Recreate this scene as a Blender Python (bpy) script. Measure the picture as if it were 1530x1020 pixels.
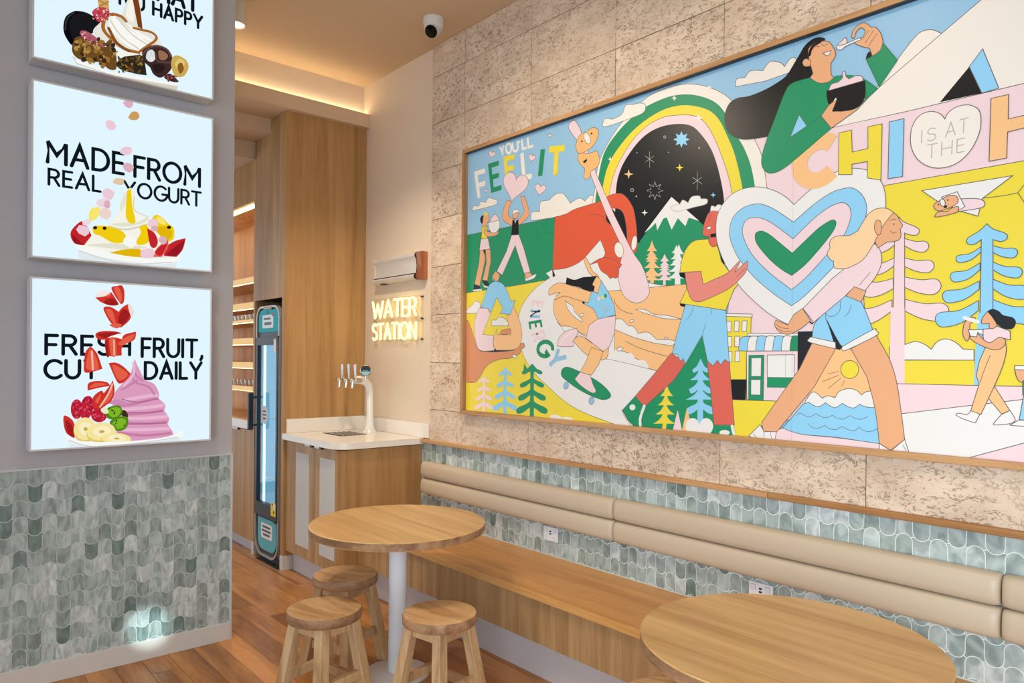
import bpy, bmesh, math, random
import numpy as np
from mathutils import Vector
for o in list(bpy.data.objects): bpy.data.objects.remove(o)
S = bpy.context.scene
COL = S.collection
rnd = random.Random(7)

# ------------------------------------------------------------------ camera
def cam_axes(yaw, pitch, roll):
    F = np.array([-math.cos(yaw)*math.cos(pitch), math.sin(yaw)*math.cos(pitch), math.sin(pitch)])
    r = np.cross(F, [0, 0, 1.]); r /= np.linalg.norm(r); u = np.cross(r, F)
    return r*math.cos(roll)+u*math.sin(roll), -r*math.sin(roll)+u*math.cos(roll), F
FOC, CX, CY = 1083.33, 765.0, 542.2
RR, UU, FF = cam_axes(.7146, -.0027, .0092)
EYE = np.array([0, 0, 1.55])
cd = bpy.data.cameras.new('camera'); cam = bpy.data.objects.new('camera', cd); COL.objects.link(cam)
from mathutils import Matrix
M3 = Matrix((RR, UU, -FF)).transposed()
cam.matrix_world = Matrix.Translation(EYE) @ M3.to_4x4()
cd.sensor_fit = 'HORIZONTAL'; cd.sensor_width = 36; cd.lens = FOC/1530*36
cd.shift_y = (CY-510)/1530; cd.clip_start = .05; cd.clip_end = 60
S.camera = cam
def ray(px, py): return FF+RR*((px-CX)/FOC)-UU*((py-CY)/FOC)
def atY(px, py, y): r = ray(px, py); return EYE+r*(y/r[1])      # measured point of the photo on the plane y
def atX(px, py, x): r = ray(px, py); return EYE+r*(x/r[0])
def atZ(px, py, z): r = ray(px, py); return EYE+r*((z-1.55)/r[2])

# ------------------------------------------------------------------ colour, world, exposure
def lin(c):
    return tuple(((v/255)/12.92 if v/255 <= .04045 else ((v/255+.055)/1.055)**2.4) for v in c)
S.view_settings.view_transform = 'Standard'
S.view_settings.look = 'None'
S.view_settings.exposure = 0.0
S.view_settings.gamma = 1
S.view_settings.use_curve_mapping = False
W = bpy.data.worlds.new('world'); S.world = W; W.use_nodes = True
W.node_tree.nodes['Background'].inputs[0].default_value = (.80, .90, 1.0, 1)
W.node_tree.nodes['Background'].inputs[1].default_value = 1.5

def lamp(kind, name, loc, energy, color, target=None, **kw):
    l = bpy.data.lights.new(name, kind); l.energy = energy; l.color = color
    o = bpy.data.objects.new(name, l); COL.objects.link(o); o.location = loc
    for k, v in kw.items(): setattr(l, k, v)
    if target is not None:
        o.rotation_euler = (Vector(target)-Vector(loc)).to_track_quat('-Z', 'Y').to_euler()
    return o
WARM = (1.0, .84, .64)
# daylight through the shopfront behind the camera
lamp('AREA', 'daylight', (1.3, -1.4, 1.3), 50, (.76, .90, 1.0), (-.6, 2.9, .55), shape='RECTANGLE', size=2.0, size_y=2.2, spread=math.radians(112))
# added spot without a fixture, standing in for a sun glint low on the pillar
gl = atX(222, 938, -4.04)
lamp('SPOT', 'added_glint_spot', (-2.3, .35, .9), 240, (.75, .97, 1.0), (-4.04, gl[1], gl[2]), spot_size=.125, spot_blend=1.0, shadow_soft_size=.02)

# ------------------------------------------------------------------ materials
def newmat(name):
    m = bpy.data.materials.new(name); m.use_nodes = True
    nt = m.node_tree; b = nt.nodes['Principled BSDF']
    return m, nt, b
def N(nt, t, **kw):
    n = nt.nodes.new(t)
    for k, v in kw.items(): setattr(n, k, v)
    return n
def plain(name, rgb, rough=.5, metal=0, spec=.5, bump=0, bscale=80, vary=0):
    m, nt, b = newmat(name)
    c = lin(rgb)
    b.inputs['Base Color'].default_value = (*c, 1)
    b.inputs['Roughness'].default_value = rough; b.inputs['Metallic'].default_value = metal
    b.inputs['Specular IOR Level'].default_value = spec
    tc = N(nt, 'ShaderNodeTexCoord'); no = N(nt, 'ShaderNodeTexNoise'); no.inputs['Scale'].default_value = bscale
    nt.links.new(tc.outputs['Object'], no.inputs['Vector'])
    if vary:
        mx = N(nt, 'ShaderNodeMix', data_type='RGBA')
        mx.inputs[6].default_value = (*c, 1); mx.inputs[7].default_value = (*[v*(1-vary) for v in c], 1)
        nt.links.new(no.outputs['Fac'], mx.inputs[0]); nt.links.new(mx.outputs[2], b.inputs['Base Color'])
    if bump:
        bp = N(nt, 'ShaderNodeBump'); bp.inputs['Strength'].default_value = bump; bp.inputs['Distance'].default_value = .002
        nt.links.new(no.outputs['Fac'], bp.inputs['Height']); nt.links.new(bp.outputs[0], b.inputs['Normal'])
    return m
def emit(name, rgb, s=1.0):
    m, nt, b = newmat(name)
    b.inputs['Base Color'].default_value = (*[v*.06 for v in lin(rgb)], 1)
    b.inputs['Emission Color'].default_value = (*lin(rgb), 1); b.inputs['Emission Strength'].default_value = s
    b.inputs['Roughness'].default_value = .5; b.inputs['Specular IOR Level'].default_value = 0
    return m
def wood(name, light, dark, axis='X', scale=9, rough=.45, stretch=14, var=.25, knots=0, rings=0):
    """grain runs along the given object axis; every board is shifted and toned by its own random"""
    m, nt, b = newmat(name); L = nt.links.new
    tc = N(nt, 'ShaderNodeTexCoord'); oi = N(nt, 'ShaderNodeObjectInfo')
    mul = N(nt, 'ShaderNodeMath', operation='MULTIPLY'); mul.inputs[1].default_value = 37.0
    L(oi.outputs['Random'], mul.inputs[0])
    add = N(nt, 'ShaderNodeVectorMath', operation='ADD')
    L(tc.outputs['Object'], add.inputs[0]); L(mul.outputs[0], add.inputs[1])
    mp = N(nt, 'ShaderNodeMapping')
    sc = [1, 1, 1]; sc['XYZ'.index(axis)] = 1/stretch
    mp.inputs['Scale'].default_value = sc
    L(add.outputs[0], mp.inputs['Vector'])
    n1 = N(nt, 'ShaderNodeTexNoise'); n1.inputs['Scale'].default_value = scale; n1.inputs['Detail'].default_value = 5; n1.inputs['Distortion'].default_value = .9+rings
    n2 = N(nt, 'ShaderNodeTexNoise'); n2.inputs['Scale'].default_value = scale*11; n2.inputs['Detail'].default_value = 3
    L(mp.outputs[0], n1.inputs['Vector']); L(mp.outputs[0], n2.inputs['Vector'])
    ad = N(nt, 'ShaderNodeMath', operation='MULTIPLY_ADD'); ad.inputs[1].default_value = .35
    L(n2.outputs['Fac'], ad.inputs[0]); L(n1.outputs['Fac'], ad.inputs[2])
    rp = N(nt, 'ShaderNodeValToRGB')
    rp.color_ramp.elements[0].position = .48; rp.color_ramp.elements[0].color = (*lin(dark), 1)
    rp.color_ramp.elements[1].position = .82; rp.color_ramp.elements[1].color = (*lin(light), 1)
    L(ad.outputs[0], rp.inputs[0])
    out = rp.outputs[0]
    if knots:
        mk = N(nt, 'ShaderNodeMapping'); mk.inputs['Scale'].default_value = [(.35 if 'XYZ'[i] == axis else 1) for i in range(3)]
        L(add.outputs[0], mk.inputs['Vector'])
        vo = N(nt, 'ShaderNodeTexVoronoi'); vo.inputs['Scale'].default_value = 2.6
        L(mk.outputs[0], vo.inputs['Vector'])
        kr = N(nt, 'ShaderNodeValToRGB'); kr.color_ramp.elements[0].position = .03; kr.color_ramp.elements[0].color = (.25, .2, .16, 1)
        kr.color_ramp.elements[1].position = .11; kr.color_ramp.elements[1].color = (1, 1, 1, 1)
        L(vo.outputs['Distance'], kr.inputs[0])
        mm = N(nt, 'ShaderNodeMix', data_type='RGBA', blend_type='MULTIPLY'); mm.inputs[0].default_value = knots
        L(out, mm.inputs[6]); L(kr.outputs[0], mm.inputs[7]); out = mm.outputs[2]
    hs = N(nt, 'ShaderNodeHueSaturation')
    mr = N(nt, 'ShaderNodeMapRange'); mr.inputs[3].default_value = 1-var; mr.inputs[4].default_value = 1+var
    L(oi.outputs['Random'], mr.inputs[0]); L(mr.outputs[0], hs.inputs['Value']); L(out, hs.inputs['Color'])
    L(hs.outputs[0], b.inputs['Base Color'])
    b.inputs['Roughness'].default_value = rough; b.inputs['Specular IOR Level'].default_value = .35
    bp = N(nt, 'ShaderNodeBump'); bp.inputs['Strength'].default_value = .12; bp.inputs['Distance'].default_value = .002
    L(ad.outputs[0], bp.inputs['Height']); L(bp.outputs[0], b.inputs['Normal'])
    return m
def stone():
    m, nt, b = newmat('travertine'); L = nt.links.new
    tc = N(nt, 'ShaderNodeTexCoord'); oi = N(nt, 'ShaderNodeObjectInfo')
    mul = N(nt, 'ShaderNodeMath', operation='MULTIPLY'); mul.inputs[1].default_value = 53.0
    L(oi.outputs['Random'], mul.inputs[0])
    add = N(nt, 'ShaderNodeVectorMath', operation='ADD'); L(tc.outputs['Object'], add.inputs[0]); L(mul.outputs[0], add.inputs[1])
    mp = N(nt, 'ShaderNodeMapping'); mp.inputs['Scale'].default_value = (.75, 1, 1.25); L(add.outputs[0], mp.inputs['Vector'])
    base = N(nt, 'ShaderNodeTexNoise'); base.inputs['Scale'].default_value = 7; base.inputs['Detail'].default_value = 4
    L(mp.outputs[0], base.inputs['Vector'])
    r0 = N(nt, 'ShaderNodeValToRGB'); r0.color_ramp.elements[0].position = .3; r0.color_ramp.elements[0].color = (*lin((205, 182, 157)), 1)
    r0.color_ramp.elements[1].position = .7; r0.color_ramp.elements[1].color = (*lin((230, 210, 187)), 1); L(base.outputs['Fac'], r0.inputs[0])
    # wormy strokes: thin level lines of a warped noise, broken up by a coarser noise; plus small pits
    def noise(scale, detail, dist, rough=.5):
        n = N(nt, 'ShaderNodeTexNoise'); n.inputs['Scale'].default_value = scale; n.inputs['Detail'].default_value = detail
        n.inputs['Distortion'].default_value = dist; n.inputs['Roughness'].default_value = rough; L(mp.outputs[0], n.inputs['Vector']); return n.outputs['Fac']
    def ramp(src, a, b, ca, cb):
        r = N(nt, 'ShaderNodeMapRange'); r.clamp = True; r.inputs[1].default_value = a; r.inputs[2].default_value = b; r.inputs[3].default_value = ca; r.inputs[4].default_value = cb
        L(src, r.inputs[0]); return r.outputs[0]
    def mathn(op, a, b):
        n = N(nt, 'ShaderNodeMath', operation=op)
        for k, v in ((0, a), (1, b)):
            if isinstance(v, (int, float)): n.inputs[k].default_value = v
            else: L(v, n.inputs[k])
        return n.outputs[0]
    worm = ramp(mathn('ABSOLUTE', mathn('SUBTRACT', noise(27, 3, 1.3), .5), 0), .012, .04, 1, 0)
    brk = ramp(noise(34, 2, .4), .46, .56, 0, 1)
    patch = ramp(noise(3.2, 2, .3), .36, .60, .45, 1)
    pits = ramp(noise(66, 3, .8, .6), .60, .66, 0, .9)
    marks = mathn('MULTIPLY', mathn('MAXIMUM', mathn('MULTIPLY', worm, brk), pits), patch)
    mx = N(nt, 'ShaderNodeMix', data_type='RGBA'); mx.inputs[7].default_value = (*lin((128, 100, 80)), 1)
    mk = mathn('MULTIPLY', marks, .72)
    L(mk, mx.inputs[0]); L(r0.outputs[0], mx.inputs[6])
    class _R: outputs = [mk]
    r1 = _R
    hs = N(nt, 'ShaderNodeHueSaturation'); mr = N(nt, 'ShaderNodeMapRange'); mr.inputs[3].default_value = .93; mr.inputs[4].default_value = 1.05
    L(oi.outputs['Random'], mr.inputs[0]); L(mr.outputs[0], hs.inputs['Value']); L(mx.outputs[2], hs.inputs['Color'])
    L(hs.outputs[0], b.inputs['Base Color']); b.inputs['Roughness'].default_value = .75; b.inputs['Specular IOR Level'].default_value = .25
    bp = N(nt, 'ShaderNodeBump'); bp.invert = True; bp.inputs['Strength'].default_value = .6; bp.inputs['Distance'].default_value = .006
    L(r1.outputs[0], bp.inputs['Height']); L(bp.outputs[0], b.inputs['Normal'])
    return m
def marble(name, use_island=False):
    m, nt, b = newmat(name); L = nt.links.new
    tc = N(nt, 'ShaderNodeTexCoord')
    src = N(nt, 'ShaderNodeNewGeometry').outputs['Random Per Island'] if use_island else N(nt, 'ShaderNodeObjectInfo').outputs['Random']
    mul = N(nt, 'ShaderNodeMath', operation='MULTIPLY'); mul.inputs[1].default_value = 91.0; L(src, mul.inputs[0])
    add = N(nt, 'ShaderNodeVectorMath', operation='ADD'); L(tc.outputs['Object'], add.inputs[0]); L(mul.outputs[0], add.inputs[1])
    r0 = N(nt, 'ShaderNodeValToRGB'); cr = r0.color_ramp; cr.interpolation = 'LINEAR'
    cols = [(0, (116, 138, 132)), (.05, (132, 150, 145)), (.12, (160, 173, 168)), (.35, (166, 180, 177)), (.62, (182, 197, 194)), (.85, (194, 204, 202)), (1, (212, 220, 219))]
    cr.elements[0].color = (*lin(cols[0][1]), 1); cr.elements[1].color = (*lin(cols[-1][1]), 1)
    for p, c in cols[1:-1]:
        e = cr.elements.new(p); e.color = (*lin(c), 1)
    L(src, r0.inputs[0])
    n1 = N(nt, 'ShaderNodeTexNoise'); n1.inputs['Scale'].default_value = 19; n1.inputs['Detail'].default_value = 6; n1.inputs['Distortion'].default_value = .8
    vm = N(nt, 'ShaderNodeMapping'); vm.inputs['Rotation'].default_value = (.6, .7, .2); vm.inputs['Scale'].default_value = (1, 1.9, .7)
    L(add.outputs[0], vm.inputs['Vector']); L(vm.outputs[0], n1.inputs['Vector'])
    r1 = N(nt, 'ShaderNodeValToRGB'); r1.color_ramp.elements[0].position = .36; r1.color_ramp.elements[0].color = (.50, .55, .56, 1)
    r1.color_ramp.elements[1].position = .56; r1.color_ramp.elements[1].color = (1, 1, 1, 1); L(n1.outputs['Fac'], r1.inputs[0])
    e = r1.color_ramp.elements.new(.72); e.color = (1.28, 1.27, 1.26, 1)
    mm = N(nt, 'ShaderNodeMix', data_type='RGBA', blend_type='MULTIPLY'); mm.inputs[0].default_value = .75
    L(r0.outputs[0], mm.inputs[6]); L(r1.outputs[0], mm.inputs[7]); L(mm.outputs[2], b.inputs['Base Color'])
    b.inputs['Roughness'].default_value = .22; b.inputs['Specular IOR Level'].default_value = .4
    return m

OAK_V = wood('oak_veneer_vertical', (188, 146, 94), (160, 118, 71), 'Z', 9, .5, 22, .05)
OAK_VL = wood('oak_veneer_front', (192, 154, 108), (158, 120, 78), 'Z', 10, .5, 20, .07)
OAK_T = wood('oak_tabletop', (222, 182, 122), (188, 143, 88), 'X', 9, .32, 18, .05)
OAK_B = wood('oak_bench_boards', (220, 166, 100), (186, 130, 70), 'X', 8, .38, 16, .09, .35)
OAK_E = wood('oak_edge', (176, 136, 100), (120, 86, 60), 'X', 16, .5, 6, .08)
OAK_F = wood('oak_frame', (206, 160, 110), (170, 122, 76), 'X', 12, .45, 20, .05)
OAK_FV = wood('oak_frame_upright', (190, 148, 104), (150, 108, 70), 'Z', 12, .45, 20, .05)
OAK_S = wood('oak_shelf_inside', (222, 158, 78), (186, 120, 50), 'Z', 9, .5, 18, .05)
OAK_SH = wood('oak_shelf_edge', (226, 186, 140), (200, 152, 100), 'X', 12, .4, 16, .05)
FLOOR = wood('floorboards', (206, 144, 84), (142, 90, 44), 'X', 6, .3, 9, .22, .9)
STOOL_S = wood('stool_seat_wood', (216, 176, 126), (176, 132, 86), 'X', 8, .5, 7, .08, 0, 2.0)
STOOL_L = wood('stool_leg_wood', (212, 178, 134), (172, 134, 92), 'Z', 14, .55, 12, .08)
STONE = stone()
TILE = marble('mosaic_marble'); TILE_I = marble('mosaic_marble_joined', True)
GROUT = plain('grout', (236, 240, 236), .8)
GROUT_D = plain('grout_grey', (206, 210, 208), .8)
CREAM = plain('cream_render', (226, 208, 184), .8, bump=.1, bscale=60, vary=.04)
CEIL = plain('ceiling_paint', (216, 190, 156), .9, bump=.05, bscale=30, vary=.03)
BULK = plain('bulkhead_paint', (216, 190, 158), .85, vary=.03, bscale=20)
PILLAR = plain('pillar_paint', (188, 185, 188), .8, bump=.08, bscale=60, vary=.04)
SKIRT = plain('skirting_grey', (196, 190, 190), .5)
SKIRT_W = plain('skirting_white', (212, 206, 198), .55)
WHITE = plain('white_powdercoat', (226, 228, 232), .35)
QUARTZ = plain('white_quartz', (240, 234, 224), .2, vary=.04, bscale=25)
TRIMW = plain('white_tile_trim', (206, 206, 204), .35)
LEATHER = plain('tan_vinyl', (202, 185, 161), .42, bump=.12, bscale=220, vary=.05)
CHROME = plain('chrome', (215, 215, 215), .12, 1)
STEEL = plain('brushed_steel', (226, 224, 220), .34, .25)
COPPER = plain('copper', (196, 128, 96), .3, .7)
BLACK = plain('black_plastic', (16, 16, 18), .4)
DARK = plain('dark_grille', (70, 66, 62), .5, .5)
SILVER = plain('silver_frame', (176, 172, 166), .35, .5)
TEAL = plain('teal_panel', (78, 176, 186), .4)
TEAL_L = emit('teal_lit_panel', (84, 186, 196), .55)
PAPER = plain('white_sign', (236, 232, 232), .6)
YELLOWL = plain('yellow_label', (240, 205, 20), .5)
VENT = plain('vent_white', (206, 204, 198), .7, bump=.5, bscale=160, vary=.06)
PLATE = plain('white_outlet', (238, 238, 244), .3)
OUTG = plain('outlet_grey', (176, 178, 186), .4)
RED = plain('red_dot', (200, 50, 50), .4)
BOXWHITE = plain('lightbox_frame_white', (214, 214, 218), .35)

# ------------------------------------------------------------------ mesh helpers
def earclip(p):
    """triangles of a simple 2-D polygon"""
    idx = list(range(len(p)))
    if sum(p[i-1][0]*p[i][1]-p[i][0]*p[i-1][1] for i in range(len(p))) < 0: idx.reverse()
    out = []
    def cr(a, b, c): return (b[0]-a[0])*(c[1]-a[1])-(b[1]-a[1])*(c[0]-a[0])
    while len(idx) > 3:
        best = None; n = len(idx)
        for k in range(n):
            a, b, c = p[idx[k-1]], p[idx[k]], p[idx[(k+1) % n]]
            ar = cr(a, b, c)
            if ar <= 0:
                if ar > -1e-14: best = (k, False); break
                continue
            bad = False
            for q in idx:
                t = p[q]
                if t == a or t == b or t == c: continue
                if cr(a, b, t) >= 0 and cr(b, c, t) >= 0 and cr(c, a, t) >= 0: bad = True; break
            if not bad: best = (k, True); break
        if best is None: best = (0, True)
        k, keep = best
        if keep: out.append((idx[k-1], idx[k], idx[(k+1) % n]))
        idx.pop(k)
    if len(idx) == 3: out.append(tuple(idx))
    return out
class MB:
    def __init__(s): s.v = []; s.f = []; s.mi = []
    def face(s, pts, mi=0):
        n = len(s.v); s.v += [tuple(map(float, p)) for p in pts]; s.f.append(tuple(range(n, n+len(pts)))); s.mi.append(mi)
    def box(s, x0, y0, z0, x1, y1, z1, b=0, mi=0):
        x0, x1 = min(x0, x1), max(x0, x1); y0, y1 = min(y0, y1), max(y0, y1); z0, z1 = min(z0, z1), max(z0, z1)
        if b <= 0:
            n = len(s.v)
            s.v += [(x, y, z) for x in (x0, x1) for y in (y0, y1) for z in (z0, z1)]
            for f in ((0, 1, 3, 2), (4, 6, 7, 5), (0, 4, 5, 1), (2, 3, 7, 6), (0, 2, 6, 4), (1, 5, 7, 3)):
                s.f.append(tuple(n+i for i in f)); s.mi.append(mi)
        else:
            b = min(b, (x1-x0)/2.01, (y1-y0)/2.01, (z1-z0)/2.01)
            bm = bmesh.new(); bmesh.ops.create_cube(bm, size=1)
            for v in bm.verts: v.co = ((x0+x1)/2+v.co.x*(x1-x0), (y0+y1)/2+v.co.y*(y1-y0), (z0+z1)/2+v.co.z*(z1-z0))
            bmesh.ops.bevel(bm, geom=list(bm.edges), offset=b, segments=2, profile=.5, affect='EDGES')
            s.bm(bm, mi)
    def bm(s, bm, mi=0):
        n = len(s.v); bm.verts.index_update()
        s.v += [tuple(v.co) for v in bm.verts]
        for f in bm.faces: s.f.append(tuple(n+v.index for v in f.verts)); s.mi.append(mi)
        bm.free()
    def prism(s, poly, axis, a, b, mi=0):
        """poly = outline in the two other axes (xyz order), extruded from a to b along axis"""
        def p(q, t):
            q = list(q); q.insert(axis, t); return tuple(q)
        n = len(s.v); k = len(poly)
        s.v += [p(q, a) for q in poly]+[p(q, b) for q in poly]
        s.f.append(tuple(range(n, n+k))); s.f.append(tuple(range(n+2*k-1, n+k-1, -1))); s.mi += [mi, mi]
        for i in range(k):
            j = (i+1) % k; s.f.append((n+i, n+k+i, n+k+j, n+j)); s.mi.append(mi)
    def lathe(s, prof, c, seg=32, axis=(0, 0, 1), mi=0):
        ax = Vector(axis).normalized(); q = Vector((0, 0, 1)).rotation_difference(ax)
        n = len(s.v); c = Vector(c)
        for r, z in prof:
            for i in range(seg):
                a = 2*math.pi*i/seg; s.v.append(tuple(c+q @ Vector((r*math.cos(a), r*math.sin(a), z))))
        for k in range(len(prof)-1):
            for i in range(seg):
                j = (i+1) % seg
                s.f.append((n+k*seg+i, n+k*seg+j, n+(k+1)*seg+j, n+(k+1)*seg+i)); s.mi.append(mi)
        if prof[0][0] > 1e-6: s.f.append(tuple(n+i for i in range(seg-1, -1, -1))); s.mi.append(mi)
        if prof[-1][0] > 1e-6: s.f.append(tuple(n+(len(prof)-1)*seg+i for i in range(seg))); s.mi.append(mi)
    def cyl(s, a, b, r, seg=16, r2=None, mi=0):
        a, b = Vector(a), Vector(b); d = b-a
        s.lathe([(r, 0), (r2 if r2 is not None else r, d.length)], a, seg, d, mi)
    def tube(s, pts, radii, seg=10, mi=0):
        pts = [Vector(p) for p in pts]; n = len(s.v); k = len(pts)
        if not hasattr(radii, '__len__'): radii = [radii]*k
        up = None
        for i, p in enumerate(pts):
            t = (pts[min(i+1, k-1)]-pts[max(i-1, 0)]).normalized()
            if up is None: up = t.orthogonal().normalized()
            up = (up-t*up.dot(t)).normalized(); w = t.cross(up)
            for j in range(seg):
                a = 2*math.pi*j/seg; s.v.append(tuple(p+(up*math.cos(a)+w*math.sin(a))*radii[i]))
        for i in range(k-1):
            for j in range(seg):
                l = (j+1) % seg; s.f.append((n+i*seg+j, n+i*seg+l, n+(i+1)*seg+l, n+(i+1)*seg+j)); s.mi.append(mi)
        s.f.append(tuple(n+i for i in range(seg-1, -1, -1))); s.f.append(tuple(n+(k-1)*seg+i for i in range(seg))); s.mi += [mi, mi]
    def build(s, name, mat, parent=None, smooth=False, origin=None, auto=None):
        """vertices are in world space; the object's origin becomes its parent's origin (or `origin`)"""
        off = Vector(parent.location) if parent is not None and origin is None else Vector(origin or (0, 0, 0))
        pp = parent.parent if parent is not None else None
        if parent is not None and origin is None and pp is not None: off = off+Vector(pp.location)
        me = bpy.data.meshes.new(name)
        me.from_pydata([tuple(Vector(v)-off) for v in s.v], [], s.f)
        mats = mat if isinstance(mat, list) else [mat]
        for m in mats: me.materials.append(m)
        if len(mats) > 1: me.polygons.foreach_set('material_index', s.mi)
        me.update()
        o = bpy.data.objects.new(name, me); COL.objects.link(o)
        bm = bmesh.new(); bm.from_mesh(me); bmesh.ops.recalc_face_normals(bm, faces=bm.faces); bm.to_mesh(me); bm.free()
        if smooth:
            me.polygons.foreach_set('use_smooth', [True]*len(me.polygons))
            try: me.set_sharp_from_angle(angle=math.radians(auto or 40))
            except Exception: pass
        if parent is not None:
            o.parent = parent
            if origin is not None:
                b = Vector(parent.location)+(Vector(pp.location) if pp is not None else Vector((0, 0, 0)))
                o.location = off-b
        else: o.location = off
        return o
def empty(name, loc, label, cat, group=None, rz=0):
    o = bpy.data.objects.new(name, None); COL.objects.link(o); o.location = loc; o.rotation_euler = (0, 0, rz)
    o.empty_display_size = .05
    return tag(o, label, cat, group)
def tag(o, label, cat, group=None):
    o['label'] = label; o['category'] = cat
    if group: o['group'] = group
    return o
def struct(o, label=None, cat=None):
    o['kind'] = 'structure'
    if label: o['label'] = label
    if cat: o['category'] = cat
    return o
def dup(root, loc, rz, label, group=None):
    r = root.copy(); COL.objects.link(r); r.location = loc; r.rotation_euler = (0, 0, rz); r['label'] = label
    if group: r['group'] = group
    for ch in list(root.children):
        c = ch.copy(); COL.objects.link(c); c.parent = r
        for g in list(ch.children):
            d = g.copy(); COL.objects.link(d); d.parent = c
    return r
def arc(cx, cy, r, a0, a1, n=8, ry=None):
    ry = r if ry is None else ry
    return [(cx+r*math.cos(math.radians(a0+(a1-a0)*i/n)), cy+ry*math.sin(math.radians(a0+(a1-a0)*i/n))) for i in range(n+1)]

# stroke lettering: polylines in a box of height 1
def _g():
    a = arc
    return {
     'A': (.78, [[(0, 0), (.39, 1), (.78, 0)], [(.14, .33), (.64, .33)]]),
     'B': (.55, [[(0, 0), (0, 1), (.25, 1)]+a(.25, .76, .26, 90, -90, 8, .24)+[(0, .52)], [(.25, .52)]+a(.27, .26, .28, 90, -90, 8, .26)+[(0, 0)]]),
     'C': (.8, [a(.5, .5, .48, 45, 315, 18, .5)]),
     'D': (.76, [[(0, 0), (0, 1), (.28, 1)]+a(.28, .5, .48, 90, -90, 12, .5)+[(0, 0)]]),
     'E': (.5, [[(.5, 1), (0, 1), (0, 0), (.5, 0)], [(0, .52), (.44, .52)]]),
     'F': (.5, [[(.5, 1), (0, 1), (0, 0)], [(0, .5), (.43, .5)]]),
     'G': (.86, [a(.5, .5, .48, 45, 340, 20, .5)+[(.95, .45), (.6, .45)]]),
     'H': (.72, [[(0, 0), (0, 1)], [(.72, 0), (.72, 1)], [(0, .5), (.72, .5)]]),
     'I': (.02, [[(.01, 0), (.01, 1)]]),
     'J': (.4, [[(.4, 1), (.4, .25)]+a(.2, .22, .2, 0, -180, 8, .22)]),
     'K': (.6, [[(0, 0), (0, 1)], [(.58, 1), (.02, .42)], [(.2, .6), (.62, 0)]]),
     'L': (.46, [[(0, 1), (0, 0), (.46, 0)]]),
     'M': (.86, [[(0, 0), (0, 1), (.43, .38), (.86, 1), (.86, 0)]]),
     'N': (.74, [[(0, 0), (0, 1), (.74, 0), (.74, 1)]]),
     'O': (.96, [a(.48, .5, .48, 90, 450, 24, .5)]),
     'P': (.56, [[(0, 0), (0, 1), (.3, 1)]+a(.3, .74, .27, 90, -90, 8, .26)+[(0, .48)]]),
     'R': (.6, [[(0, 0), (0, 1), (.3, 1)]+a(.3, .74, .27, 90, -90, 8, .26)+[(0, .48)], [(.3, .48), (.6, 0)]]),
     'S': (.58, [a(.3, .76, .26, 30, 270, 12, .24)+a(.3, .26, .28, 90, -150, 12, .26)]),
     'T': (.68, [[(0, 1), (.68, 1)], [(.34, 1), (.34, 0)]]),
     'U': (.72, [[(0, 1), (0, .36)]+a(.36, .36, .36, 180, 360, 12, .36)+[(.72, 1)]]),
     'W': (1.05, [[(0, 1), (.26, 0), (.525, .8), (.79, 0), (1.05, 1)]]),
     'X': (.66, [[(0, 0), (.66, 1)], [(0, 1), (.66, 0)]]),
     'Y': (.76, [[(0, 1), (.38, .45), (.76, 1)], [(.38, .45), (.38, 0)]]),
     ',': (.12, [[(.1, .06), (.1, -.02), (.02, -.16)]]),
     "'": (.04, [[(.02, 1), (.02, .78)]]),
     ' ': (.3, []),
    }
GLYPH = _g()
def text_strokes(txt, gap=.3):
    """-> list of polylines, total width (height 1)"""
    x = 0; out = []
    for ch in txt:
        w, ps = GLYPH[ch]
        for p in ps: out.append([(x+q[0], q[1]) for q in p])
        x += w+gap
    return out, x-gap
def ribbon(poly, w, caps=True):
    """flat mitred quads along a polyline (no overlaps), with half-round ends"""
    p = [poly[0]]
    for q in poly[1:]:
        if math.hypot(q[0]-p[-1][0], q[1]-p[-1][1]) > w*.02: p.append(q)
    if len(p) < 2: return []
    closed = math.hypot(p[0][0]-p[-1][0], p[0][1]-p[-1][1]) < w*.05 and len(p) > 3
    if closed: p = p[:-1]
    k = len(p); h = w/2; L_ = []; R_ = []
    def nrm(a, b): dx, dy = b[0]-a[0], b[1]-a[1]; l = math.hypot(dx, dy); return (-dy/l, dx/l)
    for i in range(k):
        n0 = nrm(p[i-1], p[i]) if (closed or i > 0) else None
        n1 = nrm(p[i], p[(i+1) % k]) if (closed or i < k-1) else None
        if n0 is None: n0 = n1
        if n1 is None: n1 = n0
        mx, my = n0[0]+n1[0], n0[1]+n1[1]; l2 = mx*mx+my*my
        if l2 < .35: mx, my, l2 = n1[0], n1[1], 2.
        f = 2/l2*h if l2 != 2. or True else h
        L_.append((p[i][0]+mx*f, p[i][1]+my*f)); R_.append((p[i][0]-mx*f, p[i][1]-my*f))
    out = []
    for i in range(k if closed else k-1):
        j = (i+1) % k; out.append([L_[i], R_[i], R_[j], L_[j]])
    if caps and not closed:
        for (c, n) in ((p[0], nrm(p[0], p[1])), (p[-1], tuple(-v for v in nrm(p[-2], p[-1])))):
            a = math.degrees(math.atan2(n[1], n[0])); out.append(arc(c[0], c[1], h, a, a+180, 7))
    return out
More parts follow.
